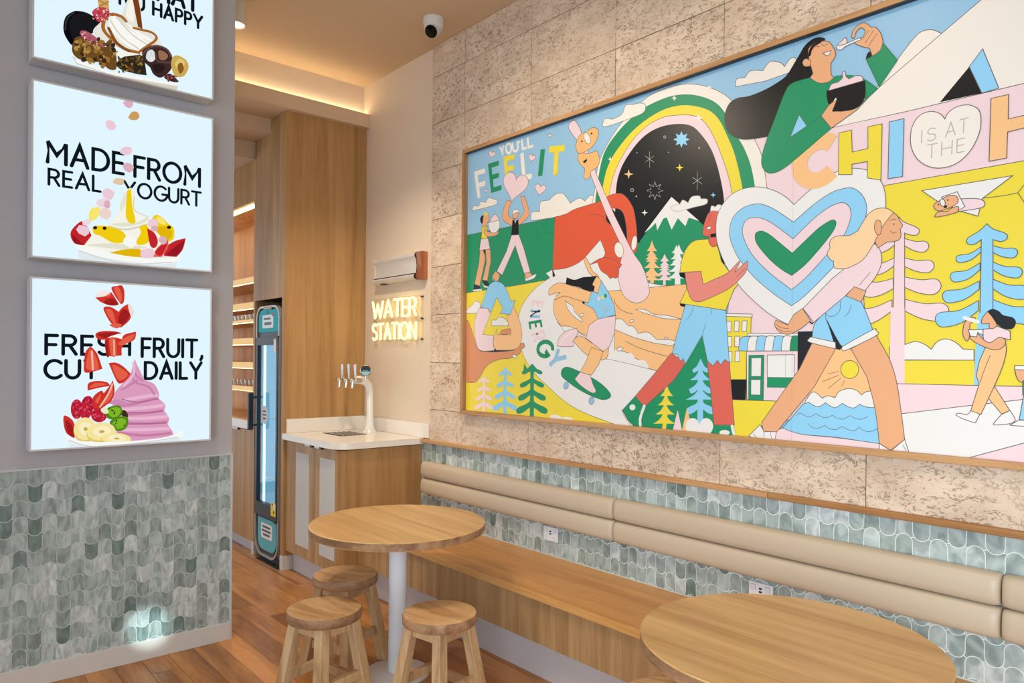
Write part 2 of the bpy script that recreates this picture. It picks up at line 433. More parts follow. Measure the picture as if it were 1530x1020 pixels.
def spline(pts, closed=True, n=5):
    """'x,y' tokens; a trailing * keeps the corner sharp; the rest is a smooth Catmull-Rom curve"""
    P = []; C = []
    for t in pts.split():
        c = t.endswith('*'); a, b = t.rstrip('*').split(','); P.append((float(a), float(b))); C.append(c)
    k = len(P); out = []
    for i in range(k if closed else k-1):
        j = (i+1) % k
        p1, p2 = P[i], P[j]
        p0 = p1 if C[i] or (not closed and i == 0) else P[(i-1) % k]
        p3 = p2 if C[j] or (not closed and j == k-1) else P[(j+1) % k]
        if C[i] and C[j]: out.append(p1); continue
        for s in range(n):
            t = s/n
            out.append(tuple(.5*((2*p1[d])+(-p0[d]+p2[d])*t+(2*p0[d]-5*p1[d]+4*p2[d]-p3[d])*t*t+(-p0[d]+3*p1[d]-3*p2[d]+p3[d])*t**3) for d in (0, 1)))
    if not closed: out.append(P[-1])
    return out
def polyline(pts): return [tuple(map(float, t.rstrip('*').split(','))) for t in pts.split()]
# ================================================================== THE SETTING
YW, XP, XE, ZC, YC = 2.883, -4.043, -5.10, 3.717, 2.217

# floor: base slab + boards
m = MB(); m.box(-9, -4.5, -.10, 4, 3.0, -.012)
floor = struct(m.build('floor', plain('floor_joint', (60, 38, 22), .8)), 'warm brown hardwood strip floor with dark veins and knots')
x_lo, x_hi = -8.2, 2.2
row = 0; y = -1.3
while y < 2.8:
    w = .128; x = x_lo-rnd.uniform(0, 1.6)
    while x < x_hi:
        l = rnd.uniform(1.1, 2.3); a, b = max(x, x_lo), min(x+l, x_hi)
        if b-a > .05:
            m = MB(); m.box(a+.0008, y+.0008, -.012, b-.0008, y+w-.0008, 0, .0012)
            m.build('plank', FLOOR, floor)
        x += l
    y += w; row += 1
# ceiling
m = MB(); m.box(-9, -4.5, ZC, 4, 3.0, ZC+.1)
struct(m.build('ceiling', CEIL), 'warm tan painted plaster ceiling')
# long wall
m = MB(); m.box(-9, YW, 0, 4, YW+.12, ZC)
wall = struct(m.build('wall_right', CREAM), 'cream rendered wall above the water station')
# stone cladding on the long wall
zs = [.985, 1.211, 1.534, 1.862, 2.19, 2.518, 2.846, 3.175, 3.50, ZC]
xs = [-4.173, -3.80, -3.154, -2.506, -1.861, -1.215, -.569, .077, .723]
sb = MB(); sb.box(-4.171, YW-.009, .985, .723, YW-.001, ZC-.002)
cl = struct(sb.build('wall_cladding', plain('stone_joint', (128, 110, 98), .9)), 'pitted pinkish travertine cladding above the bench')
cl.name = 'trim_1'
for i in range(len(xs)-1):
    for k in range(len(zs)-1):
        g = .0016; d = rnd.uniform(-.001, .001)
        m = MB(); m.box(xs[i]+g, YW-.017+d, zs[k]+g, xs[i+1]-g, YW-.008, zs[k+1]-g, .0016)
        m.build('stone_tile', STONE, cl, origin=((xs[i]+xs[i+1])/2, YW, (zs[k]+zs[k+1])/2))

# scallop mosaic: every second column is upside down, domes meet flared feet
def tile_outline(w, h, g):
    """one scallop tile (dome on top, flared feet), drawn g inside its cell"""
    a = w/2; e = .12*h; s = .26*h; q = .10*w; n = 2.1
    def D(x, a=a): return -s+(s+e)*max(0, 1-abs(x/a)**n)**(1/n)
    xq = a-q; K = 7; ai = a-g
    topr = [(x, h-g+D(x, ai)) for x in [ai*math.cos(math.pi*i/(2*K)) for i in range(K+1)]]
    topl = [(-x, z) for x, z in reversed(topr[:-1])]
    fo = [(a+q*(1-i/4)-g, -D(a+q*(1-i/4)-2*a)+.6*g*(1-i/4)) for i in range(4)]+[(ai, s)]
    bot = [(x, D(x)+g) for x in [xq*math.cos(math.pi*i/10) for i in range(11)]]
    poly = fo+topr+topl+[(-x, z) for x, z in reversed(fo)]+list(reversed(bot))
    return [(x, z-h/2) for x, z in poly]
def clip_rect(poly, x0, y0, x1, y1):
    for ax, lim, sg in ((0, x0, 1), (0, x1, -1), (1, y0, 1), (1, y1, -1)):
        out = []
        for i in range(len(poly)):
            p, q = poly[i-1], poly[i]; dp, dq = (p[ax]-lim)*sg, (q[ax]-lim)*sg
            if (dp >= 0) != (dq >= 0):
                t = dp/(dp-dq); out.append((p[0]+(q[0]-p[0])*t, p[1]+(q[1]-p[1])*t))
            if dq >= 0: out.append(q)
        poly = out
        if not poly: return []
    return poly
TW, TH = .0586, .077
OUT_A = tile_outline(TW, TH, .0016)
OUT_B = [(x, -z) for x, z in reversed(OUT_A)]
def tile_mesh(poly, place, depth, name, mat):
    m = MB(); k = len(poly)
    inner = [(x*.985, z*.985) for x, z in poly]
    V = [place(x, z, 0) for x, z in poly]+[place(x, z, depth*.35) for x, z in poly]
    n = len(V); m.v = [tuple(v) for v in V]
    m.f = [tuple(k+i for i in t) for t in earclip(poly)]+[(i, (i+1) % k, k+(i+1) % k, k+i) for i in range(k)]; m.mi = [0]*len(m.f)
    me = bpy.data.meshes.new(name); me.from_pydata(m.v, [], m.f); me.materials.append(mat); me.update()
    return me
def mosaic(parent, u0, u1, z0, z1, place, depth, limit=300, key=None, reverse=False):
    """place(u, z, d) -> world point; tiles fill u0..u1, z0..z1; full tiles share two meshes"""
    shared = {}
    cells = []
    nc = int(math.ceil((u1-u0)/TW))
    for c in range(nc):
        flip = c % 2
        for r in range(-1, int((z1-z0)/TH)+2):
            cx = u1-(c+.5)*TW if reverse else u0+(c+.5)*TW
            cells.append((cx, z1-.03-(r)*TH, flip))
    if key: cells.sort(key=key)
    stuff = MB(); n = 0
    base = Vector(parent.location)
    for cx, cz, fl in cells:
        o_ = OUT_B if fl else OUT_A
        poly = clip_rect([(x+cx, z+cz) for x, z in o_], u0+.001, z0+.001, u1-.001, z1-.001)
        if len(poly) < 3: continue
        ar = abs(sum(poly[i-1][0]*poly[i][1]-poly[i][0]*poly[i-1][1] for i in range(len(poly))))/2
        if ar < 6e-5: continue
        full = len(poly) == len(o_) and ar > .97*TW*TH*.9
        if n < limit:
            loc = Vector(place(cx, cz, 0))
            if full:
                if fl not in shared:
                    shared[fl] = tile_mesh(o_, lambda x, z, d: Vector(place(cx+x, cz+z, d))-loc, depth, 'mosaic_tile', TILE)
                me = shared[fl]
            else:
                me = tile_mesh([(x-cx, z-cz) for x, z in poly], lambda x, z, d: Vector(place(cx+x, cz+z, d))-loc, depth, 'mosaic_tile', TILE)
            o = bpy.data.objects.new('mosaic_tile', me); COL.objects.link(o); o.parent = parent; o.location = loc-base; n += 1
        else:
            k = len(poly); nv = len(stuff.v)
            stuff.v += [tuple(place(x, z, 0)) for x, z in poly]+[tuple(place(x, z, depth*.35)) for x, z in poly]
            tr = [tuple(nv+k+i for i in t) for t in earclip(poly)]
            stuff.f += tr+[(nv+i, nv+(i+1) % k, nv+k+(i+1) % k, nv+k+i) for i in range(k)]
            stuff.mi += [0]*(k+len(tr))
    if stuff.v:
        o = stuff.build('mosaic_tile_remainder', TILE_I, parent); o['kind'] = 'stuff'

# pillar with its tiled wainscot
m = MB(); m.box(-4.42, -1.2, 0, XP, 1.461, ZC)
pil = struct(m.build('wall_left', PILLAR), 'grey painted pillar wall carrying the three lightboxes')
m = MB(); m.box(XP, -1.2, .095, XP+.006, 1.455, 1.020)
wn = struct(m.build('trim_2', GROUT_D), 'green grey scallop mosaic wainscot on the pillar')
mosaic(wn, .02, 1.452, .098, 1.018, lambda u, z, d: (XP+.006+d, u, z), .003, 300, key=lambda c: -c[0], reverse=True)
m = MB(); m.box(XP-.01, -1.2, 1.020, XP+.012, 1.4625, 1.028); m.box(XP-.01, 1.4532, .0, XP+.012, 1.4625, 1.0198)
struct(m.build('trim_3', TRIMW), 'thin white metal edging around the pillar mosaic')
m = MB(); m.box(XP, -1.2, 0, XP+.014, 1.453, .096, .003)
struct(m.build('baseboard_left', SKIRT_W), 'off white skirting board at the foot of the pillar')

# long wall wainscot behind the bench
m = MB(); m.box(-4.275, YW-.010, .40, .723, YW-.001, .985)
wb = struct(m.build('trim_4', GROUT), 'pale green scallop mosaic behind the bench')
mosaic(wb, -4.27, .05, .452, .982, lambda u, z, d: (u, YW-.010-d, z), .003, 300,
       key=lambda c: (1 if .64 < c[1] < .835 else 0, -c[0] if c[0] < -.3 else 9))
# oak cap rail in two lengths
jr = atY(1147, 740, YW-.04)[0]
m = MB(); m.box(-4.272, YW-.045, .978, jr-.001, YW-.012, 1.002, .003)
cr = struct(m.build('trim_5', OAK_F), 'slim oak cap rail between mosaic and stone')
m = MB(); m.box(jr+.001, YW-.046, .977, .723, YW-.012, 1.0015, .003)
m.build('rail_length', wood('oak_rail_darker', (190, 140, 88), (150, 104, 60), 'X', 12, .45, 20, .04, .5), cr)

# bulkheads over the corridor
m = MB(); m.box(-9, -4.5, 3.37, -5.05, YW, 3.475)
struct(m.build('trim_6', BULK), 'long plaster bulkhead with hidden cove light')
m = MB(); m.box(-5.30, -4.5, 3.475, -5.15, YW, ZC)
struct(m.build('wall_end', CREAM), 'plaster upstand lit by the cove')
m = MB(); m.box(-9, -4.5, 3.265, -5.378, YC, 3.37); m.box(-9, YC, 3.266, -5.692, YW, 3.37)
struct(m.build('trim_7', BULK), 'second stepped bulkhead over the corridor')
m = MB(); m.box(-9, -4.5, 3.13, -5.692, YW, 3.265)
struct(m.build('trim_8', BULK), 'third stepped bulkhead over the corridor')
m = MB(); m.box(-5.14, -1.0, 3.4755, -5.11, YW-.01, 3.483)
tag(m.build('cove_light_strip', emit('cove_led', (255, 230, 188), 11.0)), 'warm light strip lying in the ceiling cove on top of the bulkhead', 'light')

# ================================================================== JOINERY
# tall oak housing round the fridge
hs = empty('fridge_housing', (-5.37, YC, 0), 'tall oak veneer housing around the slim fridge', 'cabinet')
m = MB(); m.box(XE-.045, YC, .105, XE, YW-.002, 3.37); m.build('side_panel', OAK_V, hs)
m = MB(); m.box(-5.655, YC, 2.005, XE-.046, YC+.022, 3.368); m.build('fascia', OAK_VL, hs)
m = MB(); m.box(-5.690, YC, .105, -5.656, YW-.002, 3.128); m.build('side_panel', OAK_VL, hs)
m = MB(); m.box(-5.655, YC+.023, 2.005, XE-.046, YW-.03, 2.025); m.build('top_panel', BLACK, hs)
m = MB(); m.box(-5.655, YW-.03, .0, XE-.046, YW-.003, 2.005); m.build('back_panel', DARK, hs)
m = MB(); m.box(XE-.047, YC-.003, 0, XE+.003, YC+.085, .105, .002); m.build('plinth', SKIRT_W, hs)
m = MB(); m.box(-5.690, YC-.003, 0, -5.650, YC+.10, .105, .002); m.build('plinth', SKIRT_W, hs)
# shelving beyond it
sx0, sx1 = -7.4, -5.692
sh = empty('shelf_unit', (-6.5, YC, 0), 'oak shelf niche glowing warm beyond the fridge, above a low oak cupboard', 'shelf')
m = MB(); m.box(sx0, YC, 2.80, sx1, YC+.03, 3.128); m.build('fascia', OAK_V, sh)
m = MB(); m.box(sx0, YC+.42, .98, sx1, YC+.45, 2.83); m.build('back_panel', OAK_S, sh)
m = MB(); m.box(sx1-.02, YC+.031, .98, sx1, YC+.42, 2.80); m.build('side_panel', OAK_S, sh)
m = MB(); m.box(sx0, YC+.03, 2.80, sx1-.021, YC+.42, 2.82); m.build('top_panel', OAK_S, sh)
m = MB(); m.box(sx0, YC+.045, 2.785, sx1-.03, YC+.075, 2.799); m.build('light_strip', emit('shelf_led', (255, 232, 190), 12.0), sh)
for z0, z1 in ((2.165, 2.205), (1.955, 2.003), (1.845, 1.866), (1.665, 1.716), (1.474, 1.522), (1.290, 1.327)):
    m = MB(); m.box(sx0, YC+.012, z0, sx1-.021, YC+.42, z1, .002); s_ = m.build('shelf', OAK_SH, sh)
    m = MB(); m.box(sx0, YC+.006, z0, sx1-.021, YC+.0115, z1); m.build('glow_edge', emit('shelf_edge_glow', (246, 204, 146), .92), s_)  # bright lit look of the shelf edge is put in as glow
    m = MB(); m.box(sx0, YC+.03, z0-.004, sx1-.03, YC+.040, z0-.0005); m.build('light_strip', emit('shelf_led_small', (255, 214, 150), 9.0), s_)
m = MB(); m.box(sx0, YC-.012, .985, sx1-.001, YC+.42, 1.055, .004); m.build('worktop', QUARTZ, sh)
m = MB(); m.box(sx0, YC+.004, 1.0555, sx1-.022, YC+.42, 1.060); m.build('worktop_liner', OAK_SH, sh)
m = MB(); m.box(sx0, YC+.004, .10, -6.30, YC+.028, .978); m.build('door', OAK_V, sh)
m = MB(); m.box(-6.298, YC+.004, .10, sx1, YC+.028, .978); m.build('door', OAK_V, sh)
m = MB(); m.box(sx0, YC+.05, 0, sx1, YC+.07, .10); m.build('plinth', SKIRT, sh)
m = MB(); m.box(-6.12, YC-.008, .968, -6.0, YC+.006, .982, .002); cl_ = m.build('door_catch', WHITE, sh)
m = MB(); m.box(-5.999, YC-.008, .966, -5.975, YC+.006, .982); m.build('catch_end', BLACK, cl_)
# tumblers on the shelves
GLASSM, nt_, b_ = newmat('clear_tumbler'); b_.inputs['Base Color'].default_value = (.95, .9, .85, 1); b_.inputs['Transmission Weight'].default_value = .85; b_.inputs['Roughness'].default_value = .08
def tumblers(z, n, r, h, where, lab0):
    first = None
    for i in range(n):
        x = -5.76-i*.085
        lab = f'{lab0}, {["nearest the fridge","second from the fridge","third from the fridge","fourth from the fridge","fifth from the fridge","sixth from the fridge"][i]}'
        if first is None:
            m = MB(); m.lathe([(r*.8, 0), (r, h), (r*.93, h), (r*.74, .006), (0, .006)], (0, 0, 0), 14)
            o = m.build('tumbler', GLASSM, smooth=True); first = o; o.location = (x, YC+.06, z)
        else:
            o = first.copy(); COL.objects.link(o); o.location = (x, YC+.06, z)
        tag(o, lab, 'glass', where)
tumblers(1.866, 6, .036, .045, 'short tumblers on the thin shelf', 'short clear tumbler on the thin third shelf')
tumblers(1.327, 6, .036, .05, 'short tumblers on the lowest shelf', 'short clear tumbler on the lowest shelf')

# the slim fridge
fx0, fx1, fy = -5.622, -5.182, 2.225
fr = empty('drinks_fridge', ((fx0+fx1)/2, fy+.2, 0), 'slim glass door drinks fridge with teal panels, lit blue inside', 'fridge')
def rrect(x0, z0, x1, z1, rt, rb, n=7):
    p = []
    p += arc(x0+rb, z0+rb, rb, 180, 270, n)+arc(x1-rb, z0+rb, rb, 270, 360, n)
    p += arc(x1-rt, z1-rt, rt, 0, 90, n)+arc(x0+rt, z1-rt, rt, 90, 180, n)
    return p
def frame_prism(m, o_, i_, y0, y1):
    k = len(o_); n = len(m.v)
    for y_ in (y0, y1):
        m.v += [(x, y_, z) for x, z in o_]+[(x, y_, z) for x, z in i_]
    for i in range(k):
        j = (i+1) % k
        for f in ((n+i, n+j, n+k+j, n+k+i), (n+2*k+i, n+3*k+i, n+3*k+j, n+2*k+j), (n+i, n+2*k+i, n+2*k+j, n+j), (n+k+i, n+k+j, n+3*k+j, n+3*k+i)):
            m.f.append(f); m.mi.append(0)
out_ = rrect(fx0, .035, fx1, 1.955, .10, .13)
inn_ = rrect(fx0+.016, .051, fx1-.016, 1.939, .085, .115)
m = MB(); frame_prism(m, out_, inn_, fy-.012, fy+.02); m.build('frame', SILVER, fr, smooth=True)
m = MB()
m.box(fx0+.01, fy+.02, .05, fx0+.03, YW-.04, 1.93); m.box(fx1-.03, fy+.02, .05, fx1-.01, YW-.04, 1.93)
m.box(fx0+.03, YW-.06, .05, fx1-.03, YW-.04, 1.93); m.box(fx0+.03, fy+.02, 1.70, fx1-.03, YW-.06, 1.85); m.box(fx0+.03, fy+.02, .05, fx1-.03, YW-.06, .36)
m.build('cabinet_body', plain('fridge_shell', (140, 150, 156), .5), fr)
m = MB(); m.prism(rrect(fx0+.016, 1.715, fx1-.016, 1.939, .085, .002), 1, fy, fy+.018); m.build('header_surround', BLACK, fr)
m = MB(); m.prism(rrect(fx0+.040, 1.755, fx1-.045, 1.925, .06, .012), 1, fy-.006, fy+.004); hp = m.build('header_panel', TEAL_L, fr)
m = MB(); m.prism(rrect(fx0+.115, 1.785, fx1-.125, 1.885, .012, .012), 1, fy-.008, fy-.005); sg = m.build('header_sign', emit('header_sign_lit', (226, 228, 232), .7), fr)
def flat_text(name, txt, x0, x1, z0, z1, y, mat, parent, wt=.16):
    ps, w = text_strokes(txt, .32); sx = (x1-x0)/w; szz = z1-z0
    m = MB()
    for p in ps:
        for q in ribbon([(x0+a*sx, z0+b*szz) for a, b in p], wt*szz): m.face([(a, y, b) for a, b in q])
    return m.build(name, mat, parent)
# (lettering on the fridge signs is too small in the photograph to read: short dark lines of print)
def print_lines(parent, rows, y, mat):
    m = MB()
    for x0, x1, z0, z1 in rows:
        x = x0
        while x < x1-.004:
            w = rnd.uniform(.006, .014); m.box(x, y-.0004, z0, min(x+w, x1), y, z1); x += w+.003
    m.build('print', mat, parent)
INK = plain('print_ink', (52, 60, 72), .6)
print_lines(sg, [(fx0+.145, fx1-.165, 1.848, 1.864), (fx0+.155, fx1-.15, 1.808, 1.830)], fy-.0084, INK)
m = MB(); m.lathe([(.014, 0), (.014, .003)], (fx1-.128, fy-.0078, 1.885), 14, (0, -1, 0)); m.build('red_dot', RED, hp)
m = MB(); m.box(fx0+.15, fy-.016, 1.925, fx1-.15, fy-.008, 1.950, .006); m.build('top_plate', plain('beige_plate', (186, 168, 138), .5), fr)
m = MB(); m.lathe([(.012, 0), (.012, .004)], ((fx0+fx1)/2, fy-.009, 1.905), 12, (0, -1, 0)); m.build('lock', BLACK, hp)
# door: black frame, glass, interior
m = MB(); frame_prism(m, rrect(fx0+.012, .345, fx1-.012, 1.715, .003, .003), rrect(fx0+.045, .445, fx1-.038, 1.655, .003, .003), fy-.018, fy+.015)
dr = m.build('door', BLACK, fr)
GL, nt_, b_ = newmat('fridge_glass')
for n_ in list(nt_.nodes):
    if n_.type == 'BSDF_PRINCIPLED': nt_.nodes.remove(n_)
tr_ = N(nt_, 'ShaderNodeBsdfTransparent'); tr_.inputs[0].default_value = (.90, .96, 1, 1); gl_ = N(nt_, 'ShaderNodeBsdfGlossy'); gl_.inputs['Roughness'].default_value = .03
mxs = N(nt_, 'ShaderNodeMixShader'); mxs.inputs[0].default_value = .10
nt_.links.new(tr_.outputs[0], mxs.inputs[1]); nt_.links.new(gl_.outputs[0], mxs.inputs[2]); nt_.links.new(mxs.outputs[0], nt_.nodes['Material Output'].inputs[0])
m = MB(); m.box(fx0+.044, fy-.004, .444, fx1-.037, fy, 1.656); m.build('glass_pane', GL, dr)
m = MB(); m.box(fx0+.032, YW-.068, .37, fx1-.032, YW-.061, 1.69); m.build('lit_liner', emit('fridge_liner', (164, 220, 252), 2.0), fr)
m = MB(); m.box(fx0+.031, fy+.03, .37, fx0+.036, YW-.07, 1.69); m.build('lit_liner', emit('fridge_liner_side', (110, 166, 192), 1.1), fr)
m = MB(); m.box(fx1-.037, fy+.03, .37, fx1-.032, YW-.07, 1.69); m.build('lit_liner', emit('fridge_liner_side_b', (140, 200, 240), 1.3), fr)
m = MB(); m.box(fx0+.052, fy+.03, .40, fx0+.064, fy+.045, 1.68); m.build('light_tube', emit('fridge_tube', (206, 236, 255), 2.0), fr)
for z in (.62, .86, 1.09, 1.30, 1.48):
    m = MB()
    for j in range(9): m.cyl((fx0+.06, fy+.09+j*.055, z), (fx1-.04, fy+.09+j*.055, z), .003, 6)
    m.cyl((fx0+.06, fy+.05, z), (fx1-.04, fy+.05, z), .005, 6); m.box(fx1-.09, fy+.05, z-.012, fx1-.045, fy+.10, z+.004)
    m.build('wire_shelf', STEEL, fr)
m = MB(); m.lathe([(.062, 0), (.062, .0015)], (0, 0, 0), 28, (0, -1, 0))
m.v = [(x*.9+(fx0+.165), y_+fy-.005, z*1.15+1.12) for x, y_, z in m.v]
st = m.build('round_sticker', PAPER, fr)
print_lines(st, [(fx0+.13, fx0+.2, 1.142, 1.152), (fx0+.125, fx0+.205, 1.115, 1.125), (fx0+.14, fx0+.195, 1.085, 1.098)], fy-.0068, INK)
m = MB(); m.box(fx1-.075, fy-.022, 1.60, fx1-.038, fy-.018, 1.70); m.build('side_label', PAPER, dr)
m = MB(); m.box(fx1-.105, fy-.022, .375, fx1-.022, fy-.0185, .475); yl = m.build('energy_label', YELLOWL, fr)
m = MB(); m.box(fx1-.085, fy-.0225, .455, fx1-.065, fy-.0221, .468); m.box(fx1-.06, fy-.0225, .395, fx1-.042, fy-.0221, .415); m.build('print', INK, yl)
m = MB(); m.box(fx1-.060, fy-.0228, .425, fx1-.024, fy-.0221, .468); m.build('white_field', PAPER, yl)
# lower panel
m = MB(); m.prism(rrect(fx0+.016, .051, fx1-.016, .344, .003, .115), 1, fy, fy+.018); m.build('lower_surround', BLACK, fr)
m = MB(); m.prism(rrect(fx0+.050, .085, fx1-.045, .325, .003, .085), 1, fy-.006, fy+.004); lp = m.build('lower_panel', TEAL, fr)
m = MB(); m.prism(rrect(fx0+.12, .175, fx1-.115, .290, .012, .012), 1, fy-.008, fy-.005); ls = m.build('lower_sign', PAPER, fr)
print_lines(ls, [(fx0+.15, fx1-.145, .256, .272), (fx0+.14, fx1-.135, .226, .242), (fx0+.16, fx1-.15, .196, .212)], fy-.0084, INK)
m = MB(); m.cyl((fx1-.035, fy-.03, .335), (fx1+.006, fy-.03, .335), .006, 8); m.box(fx1-.035, fy-.03, .330, fx1-.028, fy, .340); m.build('hinge', BLACK, fr)
m = MB(); m.cyl((fx1-.03, fy-.022, 1.715), (fx1+.012, fy-.022, 1.715), .006, 8); m.build('hinge', BLACK, fr)
# handle
m = MB(); m.box(fx0+.018, fy-.085, 1.0, fx0+.052, fy-.045, 1.285, .006); hd = m.build('handle', BLACK, fr)
for z in (1.035, 1.25):
    m = MB(); m.box(fx0+.024, fy-.046, z-.008, fx0+.042, fy-.017, z+.008); m.build('handle_bracket', BLACK, hd)
m = MB(); m.box(fx0+.02, fy+.02, 0, fx1-.02, fy+.5, .05); m.build('base', DARK, fr)
m = MB(); m.box(fx0+.06, fy-.03, .0, fx1+.04, fy+.03, .004); tag(m.build('threshold_plate', DARK), 'dark grey metal plate on the floor under the fridge', 'plate')

# ------------------------------------------------------------------ water station counter
KX, KY = -4.27, 2.238
ct = empty('water_station_cabinet', (-4.68, 2.55, 0), 'oak water station cabinet with two white vent strips', 'cabinet')
dm = -4.632
m = MB(); m.box(XE+.006, KY, .15, dm-.0015, KY+.022, .957); d1 = m.build('door', OAK_VL, ct)
m = MB(); m.box(dm+.0015, KY, .15, KX-.062, KY+.022, .957); d2 = m.build('door', OAK_VL, ct)
rc = arc(KX-.06, KY+.06, .06, -90, 0, 8)
pl = rc+[(KX, 2.868), (KX-.02, 2.868), (KX-.02, KY+.08), (KX-.06, KY+.022)]
m = MB(); m.prism(pl, 2, .15, .957); m.build('side_panel', OAK_V, ct, smooth=True, auto=30)
for (a, b, d) in ((-4.928, -4.716, d1), (-4.552, -4.336, d2)):
    m = MB(); m.box(a, KY-.003, .228, b, KY+.001, .888, .001); v_ = m.build('vent_strip', VENT, d)
m = MB(); m.box(XE+.02, KY+.052, 0, KX-.05, KY+.07, .149); m.box(KX-.07, KY+.07, 0, KX-.05, 2.868, .149); m.build('plinth', SKIRT, ct)
m = MB(); m.box(XE+.006, KY+.03, .14, KX-.08, 2.86, .15); m.build('base_panel', OAK_V, ct)
for a in (-4.745, -4.60):
    m = MB(); m.box(a, KY-.022, .948, a+.075, KY-.001, .963, .002); c_ = m.build('door_catch', WHITE, ct)
    m = MB(); m.box(a+.076, KY-.022, .946, a+.105, KY-.001, .963); m.build('catch_end', BLACK, c_)
# worktop with rounded corner + upstands
wx = -4.245
tp = [(XE+.002, 2.205)]+arc(wx-.13, 2.205+.13, .13, -90, 0, 10)+[(wx, 2.8655), (XE+.002, 2.8655)]
wt = empty('worktop', (-4.68, 2.55, .965), 'white stone worktop with rounded corner and upstand', 'worktop')
m = MB(); m.prism(tp, 2, .9645, 1.007); m.build('slab', QUARTZ, wt, smooth=True, auto=30)
m = MB(); m.box(XE+.002, 2.235, 1.0075, XE+.022, 2.8655, 1.110, .002); m.build('upstand', QUARTZ, wt)
m = MB(); m.box(XE+.0225, YW-.022, 1.0075, -4.176, YW-.001, 1.107, .002); m.build('upstand', QUARTZ, wt)
g = [atZ(*p, 1.008) for p in ((486, 649.5), (514, 653), (542, 648.5), (513, 646))]
gx0, gx1, gy0, gy1 = -4.95, -4.67, 2.45, 2.66
dt = empty('drip_tray', ((gx0+gx1)/2, (gy0+gy1)/2, 1.007), 'dark steel drip tray set in the white worktop', 'tray')
m = MB(); m.box(gx0, gy0, 1.0072, gx1, gy1, 1.0085); m.build('tray_base', DARK, dt)
for i in range(11):
    m = MB(); y_ = gy0+.01+i*(gy1-gy0-.02)/10; m.box(gx0+.006, y_-.004, 1.0086, gx1-.006, y_+.004, 1.0105); m.build('slat', STEEL if i % 2 else DARK, dt)

# tap font
tf = empty('water_tap', (-4.78, 2.745, 1.007), 'white swan neck water tap with three chrome faucets on the worktop', 'tap')
tx, ty = -4.78, 2.745
m = MB()
pts = [(tx, ty, 1.0075), (tx, ty, 1.015), (tx, ty, 1.035), (tx, ty, 1.07), (tx, ty, 1.15), (tx, ty, 1.26), (tx, ty-.002, 1.32), (tx, ty-.014, 1.362), (tx, ty-.045, 1.392), (tx, ty-.09, 1.402), (tx, ty-.125, 1.400)]
m.tube(pts, [.058, .054, .038, .029, .026, .026, .028, .030, .031, .031, .030], 20); m.build('column', plain('white_enamel', (240, 236, 230), .18), tf, smooth=True)
bx = [-4.885, -4.785, -4.69]; by = ty-.14
m = MB(); m.cyl((bx[0]-.02, by, 1.400), (bx[2]+.02, by, 1.400), .017, 14); m.cyl((tx, ty-.12, 1.40), (tx, by, 1.40), .032, 16); m.build('manifold', CHROME, tf, smooth=True)
for x in bx:
    m = MB(); m.cyl((x, by, 1.400), (x, by-.045, 1.400), .014, 12); m.lathe([(.012, 0), (.019, .01), (.019, .025), (.012, .035)], (x, by-.03, 1.385), 12)
    m.cyl((x, by-.05, 1.405), (x, by-.056, 1.345), .012, 10, .008); m.lathe([(.016, 0), (.016, .02)], (x, by-.06, 1.40), 12, (0, -1, 0))
    fc = m.build('faucet', CHROME, tf, smooth=True)
    m = MB(); m.cyl((x, by-.03, 1.42), (x, by-.034, 1.515), .008, 10, .013); m.lathe([(.013, 0), (.008, .006), (0, .008)], (x, by-.034, 1.515), 10); m.build('lever', CHROME, fc, smooth=True)
bc = Vector((-4.70, 2.665, 1.470)); bd = (Vector((-2.0, 0.4, 1.6))-bc).normalized()
m = MB(); m.cyl(bc-Vector((0, 0, .07)), bc, .008, 10); m.lathe([(.036, -.008), (.042, -.004), (.042, .006), (.038, .009), (0, .009)], bc, 28, bd); bg_ = m.build('badge', CHROME, tf, smooth=True)
uu_ = bd.cross(Vector((0, 0, 1))).normalized(); vv_ = uu_.cross(bd)
def on_badge(pts, d): return [tuple(bc+bd*d+uu_*x+vv_*z) for x, z in pts]
m = MB(); m.face(on_badge(arc(0, 0, .037, 0, 345, 23), .0096)); m.build('badge_face', BLACK, bg_)
m = MB(); m.face(on_badge(arc(0, 0, .035, 190, 350, 14), .0101)); m.build('badge_colour', plain('badge_blue', (150, 196, 204), .4), bg_)
m = MB(); m.face(on_badge([(-.02, -.004), (.02, -.004), (.02, .004), (-.02, .004)], .0105)); m.build('badge_band', plain('badge_grey', (120, 126, 130), .4), bg_)

# towel dispenser over the neon
dz = 2.213; DX0, DX1 = -4.868, -4.30
pd = empty('towel_dispenser', (-4.56, YW, dz), 'steel towel dispenser with copper end cap on the cream wall', 'dispenser')
prof = [(YW-.001, dz+.095), (YW-.040, dz+.097), (YW-.060, dz+.088), (YW-.066, dz+.070), (YW-.052, dz+.045), (YW-.046, dz+.0), (YW-.052, dz-.045), (YW-.066, dz-.056), (YW-.072, dz-.068), (YW-.066, dz-.082), (YW-.040, dz-.092), (YW-.001, dz-.090)]
m = MB(); m.prism(prof, 0, DX0, DX1); m.build('cover', STEEL, pd, smooth=True, auto=28)
m = MB(); m.box(DX0+.01, YW-.0665, dz-.0575, DX1-.002, YW-.052, dz-.050); m.build('gap_strip', BLACK, pd)
p2 = [(y_-.004 if y_ < YW-.01 else y_, dz+(z-dz)*1.06) for y_, z in prof]
m = MB(); m.prism(p2, 0, DX1, DX1+.012); m.build('end_gasket', BLACK, pd, smooth=True, auto=28)
p3 = [(YW-.001, dz+.098), (YW-.05, dz+.10), (YW-.068, dz+.085), (YW-.058, dz+.055), (YW-.052, dz), (YW-.058, dz-.055), (YW-.070, dz-.075), (YW-.05, dz-.098), (YW-.001, dz-.095)]
m = MB(); m.prism(p3, 0, DX1+.0125, DX1+.065); m.build('end_cap', COPPER, pd, smooth=True, auto=28)
